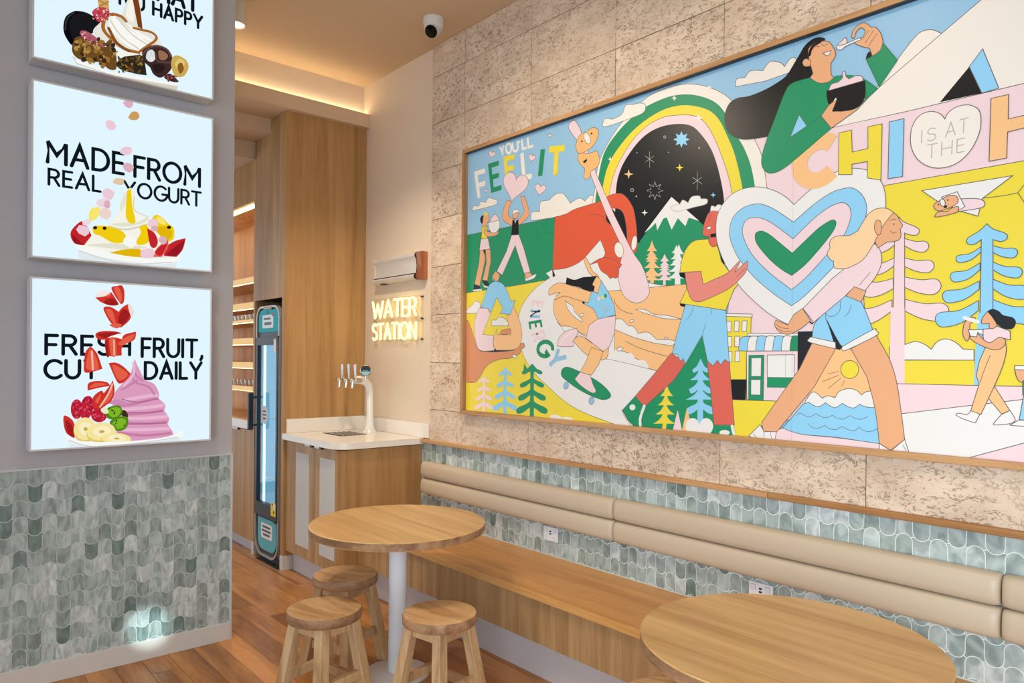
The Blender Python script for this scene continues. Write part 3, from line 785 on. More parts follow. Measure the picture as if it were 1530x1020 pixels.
m = MB(); m.prism(p3, 0, DX0-.018, DX0-.0005); m.build('end_cap', plain('white_end_cap', (220, 208, 196), .4), pd, smooth=True, auto=28)
m = MB(); m.box(-4.80, YW-.045, dz-.098, -4.74, YW-.02, dz-.088); m.build('paper_slot', BLACK, pd)

# neon sign
ne = empty('neon_sign', (-4.61, YW-.03, 1.85), 'warm white neon sign reading WATER STATION on the cream wall', 'sign')
NEON = emit('neon_tube', (255, 226, 150), 2.6)
def neon_line(txt, x0, x1, z0, z1, gap):
    x = 0; gl = []
    for ch in txt:
        w, ps = GLYPH[ch]; gl.append((x, ps, ch)); x += w+gap
    tot = x-gap; sx = (x1-x0)/tot
    for gx, ps, ch in gl:
        m = MB()
        for p in ps:
            q = [(x0+(gx+a)*sx, YW-.034, z0+b*(z1-z0)) for a, b in p]
            m.tube(q, .0088, 8)
        m.build('letter_'+ch.lower(), NEON, ne, smooth=True)
neon_line('WATER', -4.925, -4.325, 1.868, 1.996, .16)
neon_line('STATION', -4.925, -4.325, 1.703, 1.822, .2)
m = MB(); m.box(-4.945, YW-.016, 1.685, -4.265, YW-.011, 2.015, .002)
AC, nt_, b_ = newmat('clear_acrylic')
for n_ in list(nt_.nodes):
    if n_.type == 'BSDF_PRINCIPLED': nt_.nodes.remove(n_)
tr_ = N(nt_, 'ShaderNodeBsdfTransparent'); tr_.inputs[0].default_value = (.97, .96, .94, 1); gl_ = N(nt_, 'ShaderNodeBsdfGlossy'); gl_.inputs['Roughness'].default_value = .1
mxs = N(nt_, 'ShaderNodeMixShader'); mxs.inputs[0].default_value = .05
nt_.links.new(tr_.outputs[0], mxs.inputs[1]); nt_.links.new(gl_.outputs[0], mxs.inputs[2]); nt_.links.new(mxs.outputs[0], nt_.nodes['Material Output'].inputs[0])
m.build('backing_plate', AC, ne)
for x in (-4.93, -4.285):
    for z in (1.70, 1.845, 2.0):
        m = MB(); m.cyl((x, YW-.001, z), (x, YW-.019, z), .006, 8); m.build('standoff', BLACK if x > -4.5 else CHROME, ne)
for i in range(26):
    pass
m = MB()
for i in range(12):
    x = -4.90+i*.05
    for z in (1.71, 1.88): m.cyl((x, YW-.016, z), (x, YW-.034, z+.004), .0025, 6)
m.build('tube_clips', PLATE, ne)['kind'] = 'stuff'

# ------------------------------------------------------------------ bench
bn = empty('bench', (-1.8, 2.62, 0), 'long built in oak bench under the tan backrest', 'bench')
bx0, bx1 = KX+.001, .70
ws = [.122, .134, .128, .134]
y = 2.347
for i, w in enumerate(ws):
    m = MB(); m.box(bx0, y, .415, bx1, y+w-.001, .45, .0025); m.build('seat_board', OAK_B, bn); y += w
x = bx0
while x < bx1-.05:
    w = min(.62, bx1-x); m = MB(); m.box(x+.0008, 2.375, .20, x+w-.0008, 2.395, .4145); m.build('front_panel', OAK_VL, bn); x += w
m = MB(); m.box(bx0, 2.448, 0, bx1, 2.468, .30); m.build('plinth', SKIRT, bn)
m = MB(); m.box(bx0, 2.396, .19, bx1, 2.448, .20); m.build('base_panel', OAK_V, bn)

# backrest cushions: two padded rolls to a length
segs = [(-4.205, -2.457, 'left'), (-2.451, -.756, 'middle'), (-.750, .70, 'right')]
for a, b, lab in segs:
    L_ = {'left': 'tan vinyl backrest length nearest the water station', 'middle': 'tan vinyl backrest length behind the right hand table, between the two seams', 'right': 'tan vinyl backrest length cut off by the right edge of the photo'}[lab]
    cu = empty('backrest_cushion', ((a+b)/2, YW-.013, .63), L_, 'cushion', 'tan backrest cushions along the bench')
    for z0, z1 in ((.741, .852), (.629, .7405)):
        h = z1-z0; zc = (z0+z1)/2
        pr = [(YW-.0135, z0+.003), (YW-.050, z0+.001), (YW-.066, z0+.006), (YW-.074, z0+.018), (YW-.0765, z0+.034), (YW-.077, zc), (YW-.075, z1-.030), (YW-.069, z1-.014), (YW-.056, z1-.003), (YW-.036, z1-.0005), (YW-.0135, z1-.003)]
        bm = bmesh.new(); rings = []
        xs_ = [a, a+.004, a+.014, a+.03, b-.03, b-.014, b-.004, b]; sc_ = [.72, .86, .95, 1, 1, .95, .86, .72]
        for x, s in zip(xs_, sc_):
            rings.append([bm.verts.new((x, YW-.0135+(y_-YW+.0135)*s, zc+(z-zc)*(.6+.4*s))) for y_, z in pr])
        for i in range(len(rings)-1):
            for j in range(len(pr)-1): bm.faces.new((rings[i][j], rings[i][j+1], rings[i+1][j+1], rings[i+1][j]))
            bm.faces.new((rings[i][-1], rings[i][0], rings[i+1][0], rings[i+1][-1]))
        bm.faces.new(rings[0]); bm.faces.new(list(reversed(rings[-1])))
        m = MB(); m.bm(bm); m.build('padded_roll', LEATHER, cu, smooth=True, auto=60)

# power outlets
def outlet(xc, zc, lab):
    o = empty('power_outlet', (xc, YW-.013, zc), lab, 'outlet', 'double power outlets under the backrest')
    w, h = .057, .040; y = YW-.0132
    m = MB(); m.box(xc-w, y-.010, zc-h, xc+w, y, zc+h, .004); m.build('plate', PLATE, o)
    for s in (-1, 1):
        m = MB(); m.box(xc+s*.034-.010, y-.0135, zc+.008, xc+s*.034+.010, y-.010, zc+.030, .002); m.build('switch', plain('switch_white', (228, 228, 236), .3), o)
        m = MB(); m.box(xc+s*.034-.011, y-.0112, zc+.0075, xc+s*.034+.0115, y-.0100, zc+.0315); m.build('switch_rim', OUTG, o)
        m = MB()
        for dx in (-.009, .009): m.prism([(xc+s*.03+dx-.0015, zc-.012), (xc+s*.03+dx+.0015, zc-.012), (xc+s*.03+dx*.6+.0015, zc-.020), (xc+s*.03+dx*.6-.0015, zc-.020)], 1, y-.0105, y-.009)
        m.box(xc+s*.03-.0014, y-.0105, zc-.034, xc+s*.03+.0014, y-.009, zc-.026); m.build('socket_slots', OUTG, o)
    for z in (.002, .016):
        m = MB(); m.box(xc-.007, y-.0106, zc+z-.004, xc+.007, y-.009, zc+z+.004); m.build('usb_port', BLACK, o)
outlet(-2.952, .572, 'white double power outlet below the left backrest length')
outlet(-1.650, .563, 'white double power outlet half hidden by the right hand table')

# ------------------------------------------------------------------ tables
def table(cx, cy, r, lab, rz):
    t = empty('cafe_table', (cx, cy, 0), lab, 'table', 'round oak cafe tables')
    seg = 72
    m = MB(); m.lathe([(r-.004, .7105), (r, .7145), (r, .7465), (r-.003, .75)], (cx, cy, 0), seg)
    o = m.build('tabletop', [OAK_T, OAK_E], t, smooth=True, auto=35)
    for p in o.data.polygons:
        if abs(p.normal.z) < .5: p.material_index = 1
    m = MB(); m.lathe([(.085, .7005), (.085, .7100)], (cx, cy, 0), 24); m.build('top_plate', WHITE, t)
    m = MB(); m.lathe([(.044, .016), (.044, .700)], (cx, cy, 0), 32); m.build('post', WHITE, t, smooth=True)
    m = MB(); m.lathe([(.160, .0), (.160, .008), (.152, .013), (.05, .016)], (cx, cy, 0), 48); m.build('base_plate', WHITE, t, smooth=True)
    return t
table(-3.075, 1.932, .430, 'round oak table with white post in front of the water station', 0)
table(-1.06, 1.985, .420, 'round oak table at the bottom right in front of the bench', 0)

# stools
def stool_proto():
    t = empty('wooden_stool', (0, 0, 0), '', 'stool', 'low wooden stools')
    R = .1625
    m = MB(); m.lathe([(.05, .412), (R-.012, .412), (R-.003, .416), (R, .423), (R, .448), (R-.004, .457), (R-.014, .460), (R*.6, .4565), (R*.25, .453), (0, .4525)], (0, 0, 0), 48)
    o = m.build('seat', [STOOL_S, OAK_E], t, smooth=True, auto=40)
    for p in o.data.polygons:
        if abs(p.normal.z) < .6: p.material_index = 1
    top, bot, w = .084, .140, .0245
    def leg_c(sx, sy, z): k = bot+(top-bot)*(z/.4118); return Vector((sx*k, sy*k, z))
    for sx, sy in ((1, 1), (1, -1), (-1, 1), (-1, -1)):
        bm = bmesh.new(); bmesh.ops.create_cube(bm, size=1)
        for v in bm.verts:
            z = 0 if v.co.z < 0 else .4118; c = leg_c(sx, sy, z); ww = w*(.95 if z else 1.05)
            v.co = Vector((c.x+(ww if v.co.x > 0 else -ww), c.y+(ww if v.co.y > 0 else -ww), z))
        bmesh.ops.bevel(bm, geom=list(bm.edges), offset=.003, segments=1, affect='EDGES')
        m = MB(); m.bm(bm); m.build('leg', STOOL_L, t)
    def rail(a, b, hw, hh, name):
        d = (b-a).normalized(); s = d.cross(Vector((0, 0, 1))).normalized()*hw; u = Vector((0, 0, hh))
        m = MB(); m.v = [tuple(p+k*s+q*u) for p in (a, b) for k in (-1, 1) for q in (-1, 1)]
        m.f = [(0, 1, 3, 2), (4, 6, 7, 5), (0, 4, 5, 1), (2, 3, 7, 6), (0, 2, 6, 4), (1, 5, 7, 3)]; m.mi = [0]*6
        m.build(name, STOOL_L, t)
    for (ax, ay, bx_, by_, zz) in ((1, 1, 1, -1, .165), (-1, 1, -1, -1, .165), (1, 1, -1, 1, .125), (1, -1, -1, -1, .125)):
        for zc, hw, hh, nm in ((zz, .012, .019, 'stretcher'), (.386, .011, .022, 'apron')):
            A, B = leg_c(ax, ay, zc), leg_c(bx_, by_, zc); d = (B-A).normalized()
            rail(A+d*.024, B-d*.024, hw, hh, nm)
    return t
sp = stool_proto()
slabs = [((-2.944, 1.474, 0), math.radians(14), 'wooden stool on the left, in front of the white table post'),
         ((-2.578, 1.834, 0), math.radians(10), 'wooden stool right of the white table post, with swirling seat grain'),
         ((-3.345, 1.790, 0), math.radians(20), 'wooden stool farthest back, by the water station cabinet'),
         ((-1.44, 1.945, 0), math.radians(20), 'wooden stool peeping out under the bottom right table')]
for i, (loc, rz, lab) in enumerate(slabs):
    if i == 0: sp.location = loc; sp.rotation_euler = (0, 0, rz); sp['label'] = lab
    else: dup(sp, loc, rz, lab)

# ------------------------------------------------------------------ ceiling fittings
def spotlight(x, y, lab, power, target, size=1.25):
    t = empty('ceiling_spotlight', (x, y, ZC), lab, 'light', 'white cylinder ceiling spotlights')
    m = MB(); m.lathe([(.060, -.0005), (.063, -.005), (.063, -.150), (.056, -.150), (.050, -.125), (0, -.125)], (x, y, ZC), 28)
    m.build('housing', plain('white_fitting', (226, 218, 206), .5), t, smooth=True)
    m = MB(); m.lathe([(.0, -.1255), (.049, -.1255), (.053, -.140), (.0, -.141)], (x, y, ZC), 24); m.build('lens', emit('lens_glow', (255, 244, 222), 2.5), t, smooth=True)
    lamp('SPOT', 'spot_lamp', (x, y, ZC-.16), power, WARM, target, spot_size=size, spot_blend=.8, shadow_soft_size=.045)
spotlight(-4.43, 1.60, 'white cylinder ceiling spotlight half hidden behind the pillar top', 60, (-4.43, 1.62, 0), 1.5)
spotlight(-2.75, 1.55, 'white cylinder ceiling spotlight above the left table, out of view', 36, (-2.9, 2.85, 2.4), 1.5)
spotlight(-1.55, 1.45, 'white cylinder ceiling spotlight above the mural middle, out of view', 27, (-1.75, 2.85, 2.4), 1.5)
spotlight(-.35, 1.45, 'white cylinder ceiling spotlight above the right table, out of view', 12, (-.4, 2.85, 2.2), 1.5)
spotlight(-3.10, .75, 'white cylinder ceiling spotlight over the floor by the stools, out of view', 70, (-3.0, 1.5, 0), 1.3)
spotlight(-3.50, .45, 'white cylinder ceiling spotlight facing the mural across the floor, out of view', 62, (-2.5, 2.8, 1.2), 1.6)
spotlight(-1.05, 1.05, 'white cylinder ceiling spotlight added out of view to brighten the bottom right table', 70, (-1.05, 1.9, .7), 1.2)  # unseen spotlight added to brighten the right hand table

spotlight(-3.55, 1.65, 'white cylinder ceiling spotlight aimed at the water station, out of view', 120, (-4.75, 2.75, 1.3), 1.1)

cc = atZ(648, 28, ZC)
dc = empty('security_camera', (cc[0], cc[1], ZC), 'white dome security camera on the ceiling by the stone wall', 'camera')
dcx, dcy = cc[0], cc[1]
m = MB(); m.lathe([(.066, -.0005), (.067, -.012), (.064, -.045), (.055, -.075), (.040, -.090), (0, -.094)], (dcx, dcy, ZC), 32); m.build('housing', plain('camera_white', (222, 216, 210), .4), dc, smooth=True)
look = Vector((.42, -.62, -.62)).normalized(); ctr = Vector((dcx, dcy, ZC-.064))
m = MB(); m.lathe([(.052*math.cos(a), .052*math.sin(a)) for a in [i*math.pi/2/8*.62 for i in range(-4, 9)]], ctr+look*.012, 28, look); m.build('ball', plain('camera_ball', (206, 202, 200), .35), dc, smooth=True)
m = MB(); m.lathe([(.040, .050), (.037, .0545), (0, .058)], ctr+look*.006, 28, look); m.build('lens_window', plain('lens_black', (6, 6, 8), .1), dc, smooth=True)
# ================================================================== FLAT PRINT: shared painter
class Print:
    """coloured flat shapes stacked in hair-thin layers on one printed sheet"""
    def __init__(s, to_uv, place, rect, step=.000006):
        s.to_uv, s.place, s.rect, s.step = to_uv, place, rect, step
        s.mb = MB(); s.mats = []; s.n = 0; s.frame = (0, 0, 1)
    def mat(s, m):
        if m not in s.mats: s.mats.append(m)
        return s.mats.index(m)
    def px(s, p): x0, y0, k = s.frame; return (x0+p[0]/k, y0+p[1]/k)
    def uv(s, p): return s.to_uv(*s.px(p))
    def poly(s, uvs, m, d):
        c = clip_rect(uvs, *s.rect)
        if len(c) < 3: return
        if len(c) <= 4: s.mb.face([s.place(u, v, d) for u, v in c], s.mat(m)); return
        n = len(s.mb.v); s.mb.v += [tuple(map(float, s.place(u, v, d))) for u, v in c]; mi = s.mat(m)
        for t in earclip(c): s.mb.f.append(tuple(n+i for i in t)); s.mb.mi.append(mi)
    def fill(s, m, pts, line=None, lw=.0026, n=5):
        s.n += 1
        q = [s.uv(p) for p in (spline(pts, True, n) if isinstance(pts, str) else pts)]
        s.poly(q, m, s.n*s.step)
        if line:
            for f in ribbon(q+[q[0]], lw, False): s.poly(f, line, (s.n+.5)*s.step)
    def line(s, m, pts, lw=.0028, smooth=True):
        s.n += 1
        q = [s.uv(p) for p in (spline(pts, False) if smooth else polyline(pts))]
        for f in ribbon(q, lw): s.poly(f, m, s.n*s.step)
    def oval(s, m, cx, cy, rx, ry=None, rot=0, line=None):
        ry = ry or rx; c, sn = math.cos(math.radians(rot)), math.sin(math.radians(rot))
        s.fill(m, [(cx+x*c-y*sn, cy+x*sn+y*c) for x, y in arc(0, 0, rx, 0, 345, 23, ry)], line)
    def heart(s, m, cx, cy, w, h, rot=0, line=None):
        c, sn = math.cos(math.radians(rot)), math.sin(math.radians(rot)); pts = []
        for i in range(36):
            t = 2*math.pi*i/36; x = 16*math.sin(t)**3/32*w; y = -(13*math.cos(t)-5*math.cos(2*t)-2*math.cos(3*t)-math.cos(4*t)+2.5)/29*h
            pts.append((cx+x*c-y*sn, cy+x*sn+y*c))
        s.fill(m, pts, line)
    def star(s, m, cx, cy, r, k=4, inner=.28, line=None):
        s.fill(m, [(cx+(r if i % 2 == 0 else r*inner)*math.sin(math.pi*i/k), cy-(r if i % 2 == 0 else r*inner)*math.cos(math.pi*i/k)) for i in range(2*k)], line)
    def glyph(s, m, ch, bl, br, tl, w, caps=False):
        """one letter in the parallelogram given by its bottom-left, bottom-right and top-left"""
        s.n += 1; gw, ps = GLYPH[ch]; gw = max(gw, .02)
        for p in ps:
            q = []; s.n += 1
            for a, b in p:
                a = a/gw if gw > .1 else 0
                q.append((bl[0]+(br[0]-bl[0])*a+(tl[0]-bl[0])*b, bl[1]+(br[1]-bl[1])*a+(tl[1]-bl[1])*b))
            for f in ribbon([s.uv(t) for t in q], w, caps): s.poly(f, m, s.n*s.step)
    def text_uv(s, m, txt, u0, u1, v0, v1, w, gap=.3):
        s.n += 1; t_ = getattr(s, 'tk', 1); u0, u1, v0, v1 = u0*t_, u1*t_, 1.55+(v0-1.55)*t_, 1.55+(v1-1.55)*t_
        ps, tw = text_strokes(txt, gap); k = (u1-u0)/tw
        for p in ps:
            s.n += 1
            for f in ribbon([(u0+a*k, v0+b*(v1-v0)) for a, b in p], w): s.poly(f, m, s.n*s.step)
    def build(s, name, parent): return s.mb.build(name, s.mats, parent)

# ================================================================== THE MURAL
MX0, MX1, MZ0, MZ1 = -3.769, .16, 1.206, 2.911
MF = YW-.058          # front of the frame
MA = YW-.026          # printed face
mu = empty('mural', ((MX0+MX1)/2, YW-.02, MZ0), 'large oak framed colourful illustrated mural on the stone wall', 'mural')
fw = .024
m = MB(); m.box(MX0, MF, MZ1-fw, MX1, YW-.0185, MZ1, .002); m.build('frame_rail', OAK_F, mu)
m = MB(); m.box(MX0, MF, MZ0, MX1, YW-.0185, MZ0+fw, .002); m.build('frame_rail', OAK_F, mu)
m = MB(); m.box(MX0, MF, MZ0+fw, MX0+fw, YW-.0185, MZ1-fw, .002); m.build('frame_stile', OAK_FV, mu)
m = MB(); m.box(MX1-fw, MF, MZ0+fw, MX1, YW-.0185, MZ1-fw, .002); m.build('frame_stile', OAK_FV, mu)
m = MB(); m.box(MX0+fw, MF+.003, MZ1-fw-.003, MX1-fw, MA-.004, MZ1-fw-.0002); m.build('shade_strip', BLACK, mu)  # black strip puts the shade under the top rail into colour
m = MB(); m.box(MX0+.01, MA+.0005, MZ0+.01, MX1-.01, YW-.019, MZ1-.01); m.build('backing_board', BLACK, mu)
def ink(name, rgb, rough=.38): return plain('print_'+name, rgb, rough, spec=.35)
mBLUE = ink('sky_blue', (152, 200, 232)); mLB = ink('light_blue', (146, 212, 248)); mGR = ink('green', (26, 148, 100)); mYE = ink('yellow', (241, 221, 64))
mPK = ink('pink', (243, 217, 222)); mWH = ink('white', (238, 238, 236)); mCRM = ink('cream_white', (244, 238, 228)); mTAN = ink('peach', (250, 198, 138))
mSK = ink('skin_tan', (236, 176, 130)); mSKD = ink('skin_brown', (222, 148, 102)); mRED = ink('orange_red', (226, 92, 58)); mDR = ink('red_skin', (224, 104, 88)); mDRL = ink('rose_skin', (232, 140, 128))
mBK = ink('black', (18, 20, 24), .3); mLN = ink('line', (96, 88, 86)); mGRY = ink('grey_line', (186, 184, 180)); mKO = ink('koala_tan', (242, 190, 124)); mHAIR = ink('blond', (252, 214, 164)); mDG = ink('darkgreen_line', (20, 110, 76))
P = Print(lambda x, y: (lambda q: (q[0], q[2]))(atY(x, y, MA)), lambda u, v, d: (u, MA-d, v), (MX0+.012, MZ0+.012, MX1-.012, MZ1-.012))
FA = (680, 140, 3.4); FB = (680, 400, 3.9214); FC = (860, 100, 3.4); FD = (880, 380, 3.4); FE = (1060, 0, 3.6414); FFr = (1300, 0, 3.0913)
FG = (1040, 240, 3.9219); FH = (1080, 440, 4.0793); FI = (1280, 240, 3.924); FJ = (1280, 440, 3.644)
def tree_frond(c, bx, by, tx, ty, hw, hwt, n, tw, lobe, line=None, droop=.35):
    """stem with drooping rounded branches in mirrored pairs"""
    for i in range(n):
        t0 = i/(n-.35); y0 = ty+(by-ty)*(.10+.80*t0); x0 = tx+(bx-tx)*(.10+.80*t0); h = hwt+(hw-hwt)*t0; lo = lobe*(.6+.5*t0)
        for s in (-1, 1):
            dr_ = h*droop
            P.fill(c, f"{x0},{y0-lo*.75}* {x0+s*h*.35},{y0-lo*.15} {x0+s*h*.75},{y0+dr_*.30} {x0+s*h},{y0+dr_*.55+lo*.25} {x0+s*h*.92},{y0+dr_*.6+lo*.75} {x0+s*h*.6},{y0+dr_*.5+lo*.72} {x0+s*h*.25},{y0+lo*.55} {x0},{y0+lo*.2}*", line)
    P.fill(c, f"{tx},{ty}* {tx+hwt*.55},{ty+lobe*.95} {tx+tw*.4},{ty+lobe*1.0}* {bx+tw/2},{by}* {bx-tw/2},{by}* {tx-tw*.4},{ty+lobe*1.0}* {tx-hwt*.55},{ty+lobe*.95}")
def pine(c, bx, by, tx, ty, hw, n, tw):
    for i in range(n):
        a, b = i/n, (i+1)/n; y0, y1 = ty+(by-ty)*.82*a, ty+(by-ty)*.82*b; x0 = tx+(bx-tx)*a; h = hw*(.45+.55*b)
        P.fill(c, f"{x0},{y0-(y1-y0)*.25}* {x0+h*.45},{y0+(y1-y0)*.55} {x0+h},{y1}* {x0-h},{y1}* {x0-h*.45},{y0+(y1-y0)*.55}")
    P.fill(c, f"{bx-tw},{by}* {tx-tw*.6},{ty+(by-ty)*.5}* {tx+tw*.6},{ty+(by-ty)*.5}* {bx+tw},{by}*")

# --- grounds
P.fill(mBLUE, [(600, 700), (600, 60), (2000, -500), (2000, 900)])
P.frame = (0, 0, 1)
P.fill(mPK, "1126,205* 1246.7,189.5* 1350,167.5* 1530,124.5* 1900,38* 1900,600* 1370,585* 1290,600* 1085,650* 1085,500* 1096,350* 1135,262*", mLN)
P.fill(mYE, "1322,277* 1530,240* 1900,175* 1900,580* 1530,577* 1340,573* 1296,555* 1290,430* 1300,300*", mLN)
P.frame = FFr
P.fill(mCRM, "20,420* 130,270 200,180 240,145 290,138 332,156* 60,400*", mLN)
P.frame = (0, 0, 1)
P.fill(mCRM, "1242,191* 1300,143* 1314,130* 1407,50* 1468,-2* 1900,-330* 1900,38* 1530,124.5* 1350,167.5*", mLN)
P.frame = FFr
P.fill(mBK, "322,472* 458,308* 516,430*"); P.fill(mLB, "458,308* 520,225* 595,407* 516,430*", mLN)
# clouds
P.frame = FA
P.fill(mCRM, "85,595* 95,570 120,570 130,548 155,552* 170,528 196,535* 213,540 208,562 150,580", mLN)
P.fill(mCRM, "385,645* 390,603 430,598* 435,550 480,540* 510,510 550,508 586,556* 630,530 660,545* 690,515 722,535* 722,560* 508,628*", mLN)
P.heart(mPK, 185, 310, 34, 36, 14, mLN); P.heart(mPK, 481, 214, 20, 22, 10, mLN); P.heart(mPK, 389, 328, 36, 40, 20, mLN); P.heart(mPK, 431, 490, 56, 60, 12, mLN); P.heart(mPK, 158, 494, 18, 18, 0, mLN)
P.frame = FE
P.fill(mCRM, "140,472* 150,430 195,422* 225,385 292,384* 330,335 385,340 409,362* 440,320 470,318 480,380* 300,442*", mLN)
# --- rainbow
P.frame = FC
P.fill(mCRM, "70,760* 95,640 120,480 200,330 280,235 370,150 470,105 560,87 650,95 740,130 800,180 860,280 920,390 950,470 975,640 975,760*", mLN)
P.fill(mGR, "95,760* 105,640 140,450 215,330 300,245 360,200 470,152 560,139 640,150 710,180 760,235 805,330 850,400 890,500 915,640 915,760*")
P.fill(mYE, "125,760* 140,600 175,480 250,370 330,290 430,225 520,197 600,198 680,222 730,270 770,350 810,450 850,630 855,760*")
P.fill(mPK, "155,760* 172,640 200,530 270,400 350,310 440,258 530,244 600,248 650,275 700,350 745,460 780,570 800,680 800,760*", mLN)
P.fill(mBK, "200,1000* 203,660 225,530 280,430 350,350 430,305 520,289 590,300 640,345 690,420 725,520 750,640 760,760 780,1000*")
for x, y, r, c, k in ((501, 158, 16, mCRM, 4), (624, 258, 24, mCRM, 4), (680, 103, 14, mCRM, 4), (176, 468, 15, mCRM, 4), (538, 368, 42, mLB, 8), (529, 511, 20, mYE, 4), (270, 544, 24, mTAN, 4), (699, 650, 15, mLB, 4), (351, 740, 16, mCRM, 4)):
    P.star(c, x, y, r, k, .55 if k == 8 else .32)
for x, y, r in ((376, 468, 30), (618, 577, 34)):
    P.line(mGRY, f"{x},{y-r*1.3} {x},{y+r*1.4}", .002, False); P.line(mGRY, f"{x-r*.7},{y-r*.5} {x+r*.7},{y+r*.5}", .002, False); P.line(mGRY, f"{x-r*.7},{y+r*.5} {x+r*.7},{y-r*.5}", .002, False)
pts = []
for i in range(17): a = math.pi*i/8; r = 42 if i % 2 == 0 else 20; pts.append(f"{403+r*math.sin(a):.1f},{628-r*1.1*math.cos(a):.1f}")
P.line(mGRY, ' '.join(pts), .002, False)
for x, y, r in ((453, 356, 7), (287, 625, 9), (312, 436, 3), (472, 434, 3), (628, 412, 4), (309, 657, 4)): P.oval(mGRY, x, y, r); 
for x, y, r in ((453, 356, 4.5), (287, 625, 6)): P.oval(mBK, x, y, r)
# cloud across the rainbow
P.fill(mCRM, "135,300* 150,262 185,266* 235,240 255,195 295,190* 330,183 355,195 340,235 240,275 160,302", mLN)
# mountain
P.fill(mGR, "250,1080* 330,880* 487,662* 640,795* 720,860* 760,1080*")
P.fill(mWH, "350,842* 487,660* 628,782* 575,765* 558,808* 520,768* 488,826* 463,763* 446,770* 415,830* 408,790* 382,818*")
P.fill(mWH, "485,720 500,702 530,697* 545,676 572,690* 590,660 628,655 636,670* 668,672 662,696 600,712* 520,733", mGRY)
P.frame = FD
P.fill(mGR, "200,-60* 560,-60* 600,160* 320,166* 280,100*")
pine(mTAN, 318, 165, 318, -25, 44, 5, 8)
P.frame = FC
pine(mTAN, 390, 1100, 388, 892, 46, 4, 8); pine(mPK, 452, 1110, 452, 956, 36, 4, 6); pine(mWH, 525, 1110, 525, 910, 48, 4, 8)
P.frame = FD
pine(mPK, 383, 158, 385, 5, 38, 5, 7); pine(mWH, 445, 155, 445, -40, 46, 5, 9)
# --- left: green box, yellow ground
P.frame = FB
P.fill(mYE, "0,150* 75,148* 600,45* 620,60* 500,300* 600,640* 760,850* 1080,960* 60,960* 40,500*")
P.frame = FA
P.fill(mGR, "40,722* 300,670 510,626* 500,900* 470,945* 300,975* 40,1014*", mLN)
P.line(mDG, "415,645 410,940", .002, False); P.line(mDG, "415,715 500,705", .002, False); P.line(mDG, "446,670 466,658 472,675 452,684 446,670", .002)
# --- white road and swirls
P.frame = FB
P.fill(mWH, "640,20* 570,50 470,120 400,210 370,300 375,400 400,510 460,610 540,690 640,780 760,850 960,925* 1260,1000* 1500,700* 1500,120* 1200,100* 1000,60* 880,-60* 760,-170*", mLN)
P.frame = FD
P.fill(mTAN, "60,190* 105,186* 330,166* 500,150* 500,300* 460,420* 420,520* 395,595* 345,590 290,572 262,540* 225,520 200,500* 160,490 130,498* 130,380* 130,280* 100,230*", mLN)
P.fill(mWH, "235,279* 285,280 330,303 400,310 475,330* 380,326* 270,294*", mLN)
P.fill(mWH, "128,330* 165,328 200,362* 230,368 250,402* 300,395 345,432* 400,432 445,440* 425,464* 330,450* 230,422* 128,380*", mLN)
P.fill(mWH, "100,500* 150,482 178,508* 215,502 240,538* 285,540 305,580* 100,560*")
P.oval(mWH, 217, 338, 11, 7, -30, mLN); P.oval(mWH, 158, 480, 16, 10, -15, mLN); P.oval(mWH, 392, 425, 9, 5, 0, mLN)
P.line(mLN, "130,225 135,250 170,285 222,303"); P.line(mLN, "185,440 270,480 400,518"); P.line(mLN, "60,525 160,545 340,590", .002)
P.frame = FB
P.fill(mTAN, "580,185* 640,162 760,195 850,200* 880,300* 860,420* 780,400 720,372 690,350* 640,352 600,312 578,255", mLN)
P.fill(mWH, "645,190* 660,240 700,288 745,318* 742,300 700,255 690,225 660,205", mLN); P.oval(mWH, 743, 277, 12, 8, -30, mLN)
P.fill(mWH, "598,315* 620,340 650,340* 690,350 720,378* 760,400 790,440* 740,420* 690,390* 640,370*", mLN)
# red sleeve, arm and hand
P.frame = (0, 0, 1)
P.fill(mWH, "816,408* 850,390* 900,335* 918,360* 912,405* 850,445*"); P.fill(mBK, "825,400* 830,412* 826,414*"); P.fill(mBK, "893,318* 915,312* 932,330* 938,395* 925,380* 905,330*")
P.fill(mRED, "829.4,324* 845,320 860,312 895,301 913,291 930.6,290 945,308 950,330 952,352 952,372 945,379 938,368 936,340 931,318 920,311 905,313* 906,330* 925,350 934,380 934,390 928,396 917,398* 925,408 923,414 915,414* 910,409 906,400* 897,398 894,393* 904,380 902,370 897,358* 885,372 868,390 847.6,400 825.6,403*", mLN)
P.line(mLN, "880,320 895,321 908,330", .002)
# spoon
P.fill(mPK, "850,192 853,182 859,180 866,190* 873,210* 892,262* 919,323* 945,375 960,398 970,430 967,444 955,452 942,450 930,438 924,412 930,375 925,360* 905,318* 886,270* 866,215*", mLN)
P.fill(mRED, "880,396* 900,385 918,388 929,395* 926,400 921,399* 925,405 922,415 915,414* 912,416 907,410* 898,404 893,392*", mLN)
P.frame = FC
P.oval(mCRM, 221, 929, 23, 40, -8, mLN); P.oval(mCRM, 298, 894, 14, 38, 8, mLN)
# climbing koala
P.fill(mKO, "15,430* 60,440 108,425* 122,462 118,496 100,516 78,530* 72,562 52,570 42,560* 47,516* 26,496 12,470 14,450", mLN)
P.fill(mKO, "2,400 8,372 18,350 38,335 60,324 84,309 108,312 118,334 108,368 86,404 50,430 20,440 6,424", mLN)
P.oval(mWH, 59, 362, 15, 30, -18, mLN); P.oval(mBK, 32, 378, 4.5); P.oval(mBK, 82, 338, 4.5); P.fill(mBK, "38,480* 58,466* 58,478* 44,490*")
